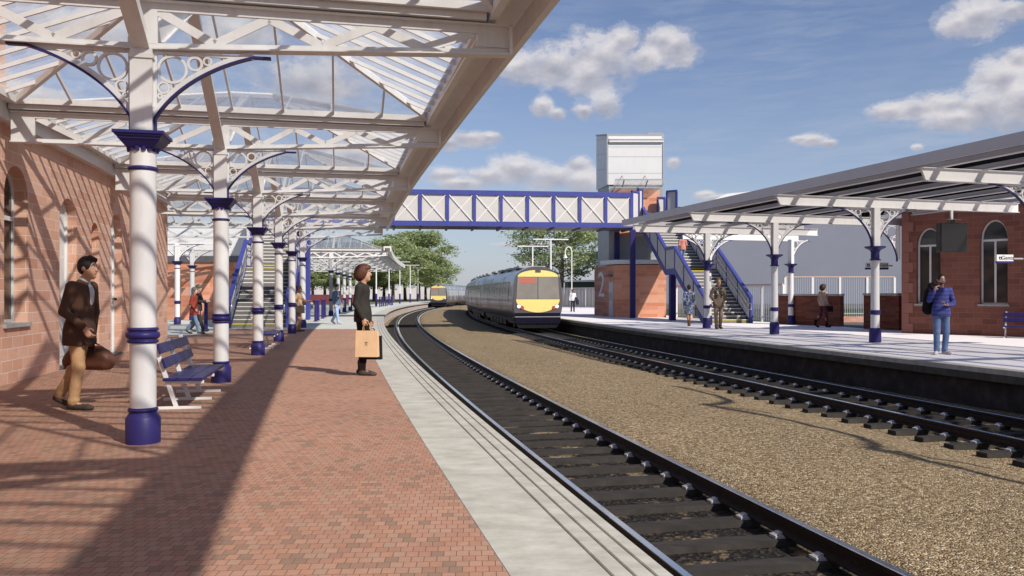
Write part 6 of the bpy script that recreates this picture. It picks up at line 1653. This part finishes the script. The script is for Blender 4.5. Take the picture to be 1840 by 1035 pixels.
# 8 man with scarf
x,y,z=at(1291,591); sm=person('man in an olive jacket with spotted scarf walking towards the camera by the stairs',(x,y,0),R(-84),2.02,dict(elL=(-.05,.27,1.17),wrL=(.09,.17,.99),hdL=(.3,-.3,-1),elR=(-.05,-.27,1.17),wrR=(.09,-.17,.99),hdR=(.3,.3,-1),anR=(.06,-.10,.085),toeR=(.26,-.12,.03),anL=(-.10,.09,.1),toeL=(.09,.1,.03),knL=(.01,.09,.5)),C['olive'],C['camel2'],C['brownshoe'],'tan','sandy','short',hem=.82,shirt=C['dgrey'],wide=1.05)
f=Field((-.2,-.2,1.0),(.3,.2,1.6),.011)
for sg in(-1,1):
    f.cap((-.03,sg*.06,1.49),(.07,sg*.075,1.43),.035,.04,.02); f.cap((.07,sg*.075,1.43),(.135,sg*.085,1.18),.04,.045,.02,lat=(0,1,0),flat=.6)
f.cap((-.07,-.05,1.50),(-.07,.05,1.50),.035,.035,.03); f.mesh('scarf',C['scarf'],2.02/1.8,sm)
# 9 man in striped jumper
x,y,z=at(1691,636.5); H9=1.87
bm_=person('bearded man in a blue striped jumper and jeans holding a phone near the platform edge',(x,y,0),R(-97),H9,dict(elR=(.06,-.27,1.20),wrR=(.15,-.20,1.40),hdR=(.0,.3,1),elL=(-.02,.27,1.13),wrL=(.20,.06,1.10),hdL=(.45,-.85,.1),head=(.03,0,1.655),anL=(.0,.075,.085),toeL=(.19,.14,.03),anR=(.02,-.10,.085),toeR=(.19,-.20,.03),pnL=(0,0,1),curl=.5),C['stripe'],C['jeans'],C['trainer'],'fair','dark','tail',h=.009,hem=.90,beard='brown',wide=1.03)
q=lp(bm_,(.275,-.045,1.135),H9); t=thing('smartphone','dark smartphone in the hand of the man in the striped jumper','phone',q,R(-112)); m=MB(); m.mm(-.075,.075,-.036,.036,-.005,.005); m.build('casing',M['black'],t,bevel=.003)
m=MB(); m.mm(-.068,.068,-.032,.032,.0055,.0065); m.build('glass',M['screen'],t)
t=thing('draped_jacket','dark jacket slung over the shoulder of the man in the striped jumper','jacket',bm_.location,R(-112))
f=Field((-.4,-.5,.75),(.35,.1,1.65),.012); f.cap((.13,-.19,1.47),(-.02,-.20,1.53),.035,.06,.03); f.cap((-.02,-.20,1.53),(-.17,-.22,1.38),.06,.09,.04); f.cap((-.17,-.22,1.38),(-.20,-.24,1.0),.10,.13,.05,lat=(0,1,0),flat=.6); f.mesh('cloth',C['black'],H9/1.8,t)
# 10 woman by the low brick wall
x,y,z=at(1479,588.2); bw=person('woman in a beige knit and maroon trousers walking past the low dark brick wall',(x,y,0),R(18),1.80,dict(WL,anR=(.12,-.08,.09),toeR=(.31,-.09,.04),elR=(-.02,-.22,1.15),wrR=(.10,-.22,.92)),C['beige'],C['maroon'],C['black'],'tan','dark','bob',hem=.95,boots=True,collar=True)
q=lp(bw,(.14,-.26,.66),1.80); handbag('black handbag carried by the woman in the beige knit',q,R(18),C['black'],.26,.24,.18)
# 11 person on the stairs
q=bR+ur*5.62; person('person in a pink top and jeans climbing the upper flight of the far stairs',(q.x-.1,q.y,17*.174),R(99),1.72,dict(knR=(.16,-.09,.62),anR=(.22,-.09,.262),toeR=(.40,-.1,.20)),C['pink'],C['denim'],C['black'],'brown','black','short',h=.014,hem=.92,face=False,sleeve=.6)

for o in bpy.data.objects:
    if '_local' in o.keys(): del o['_local']
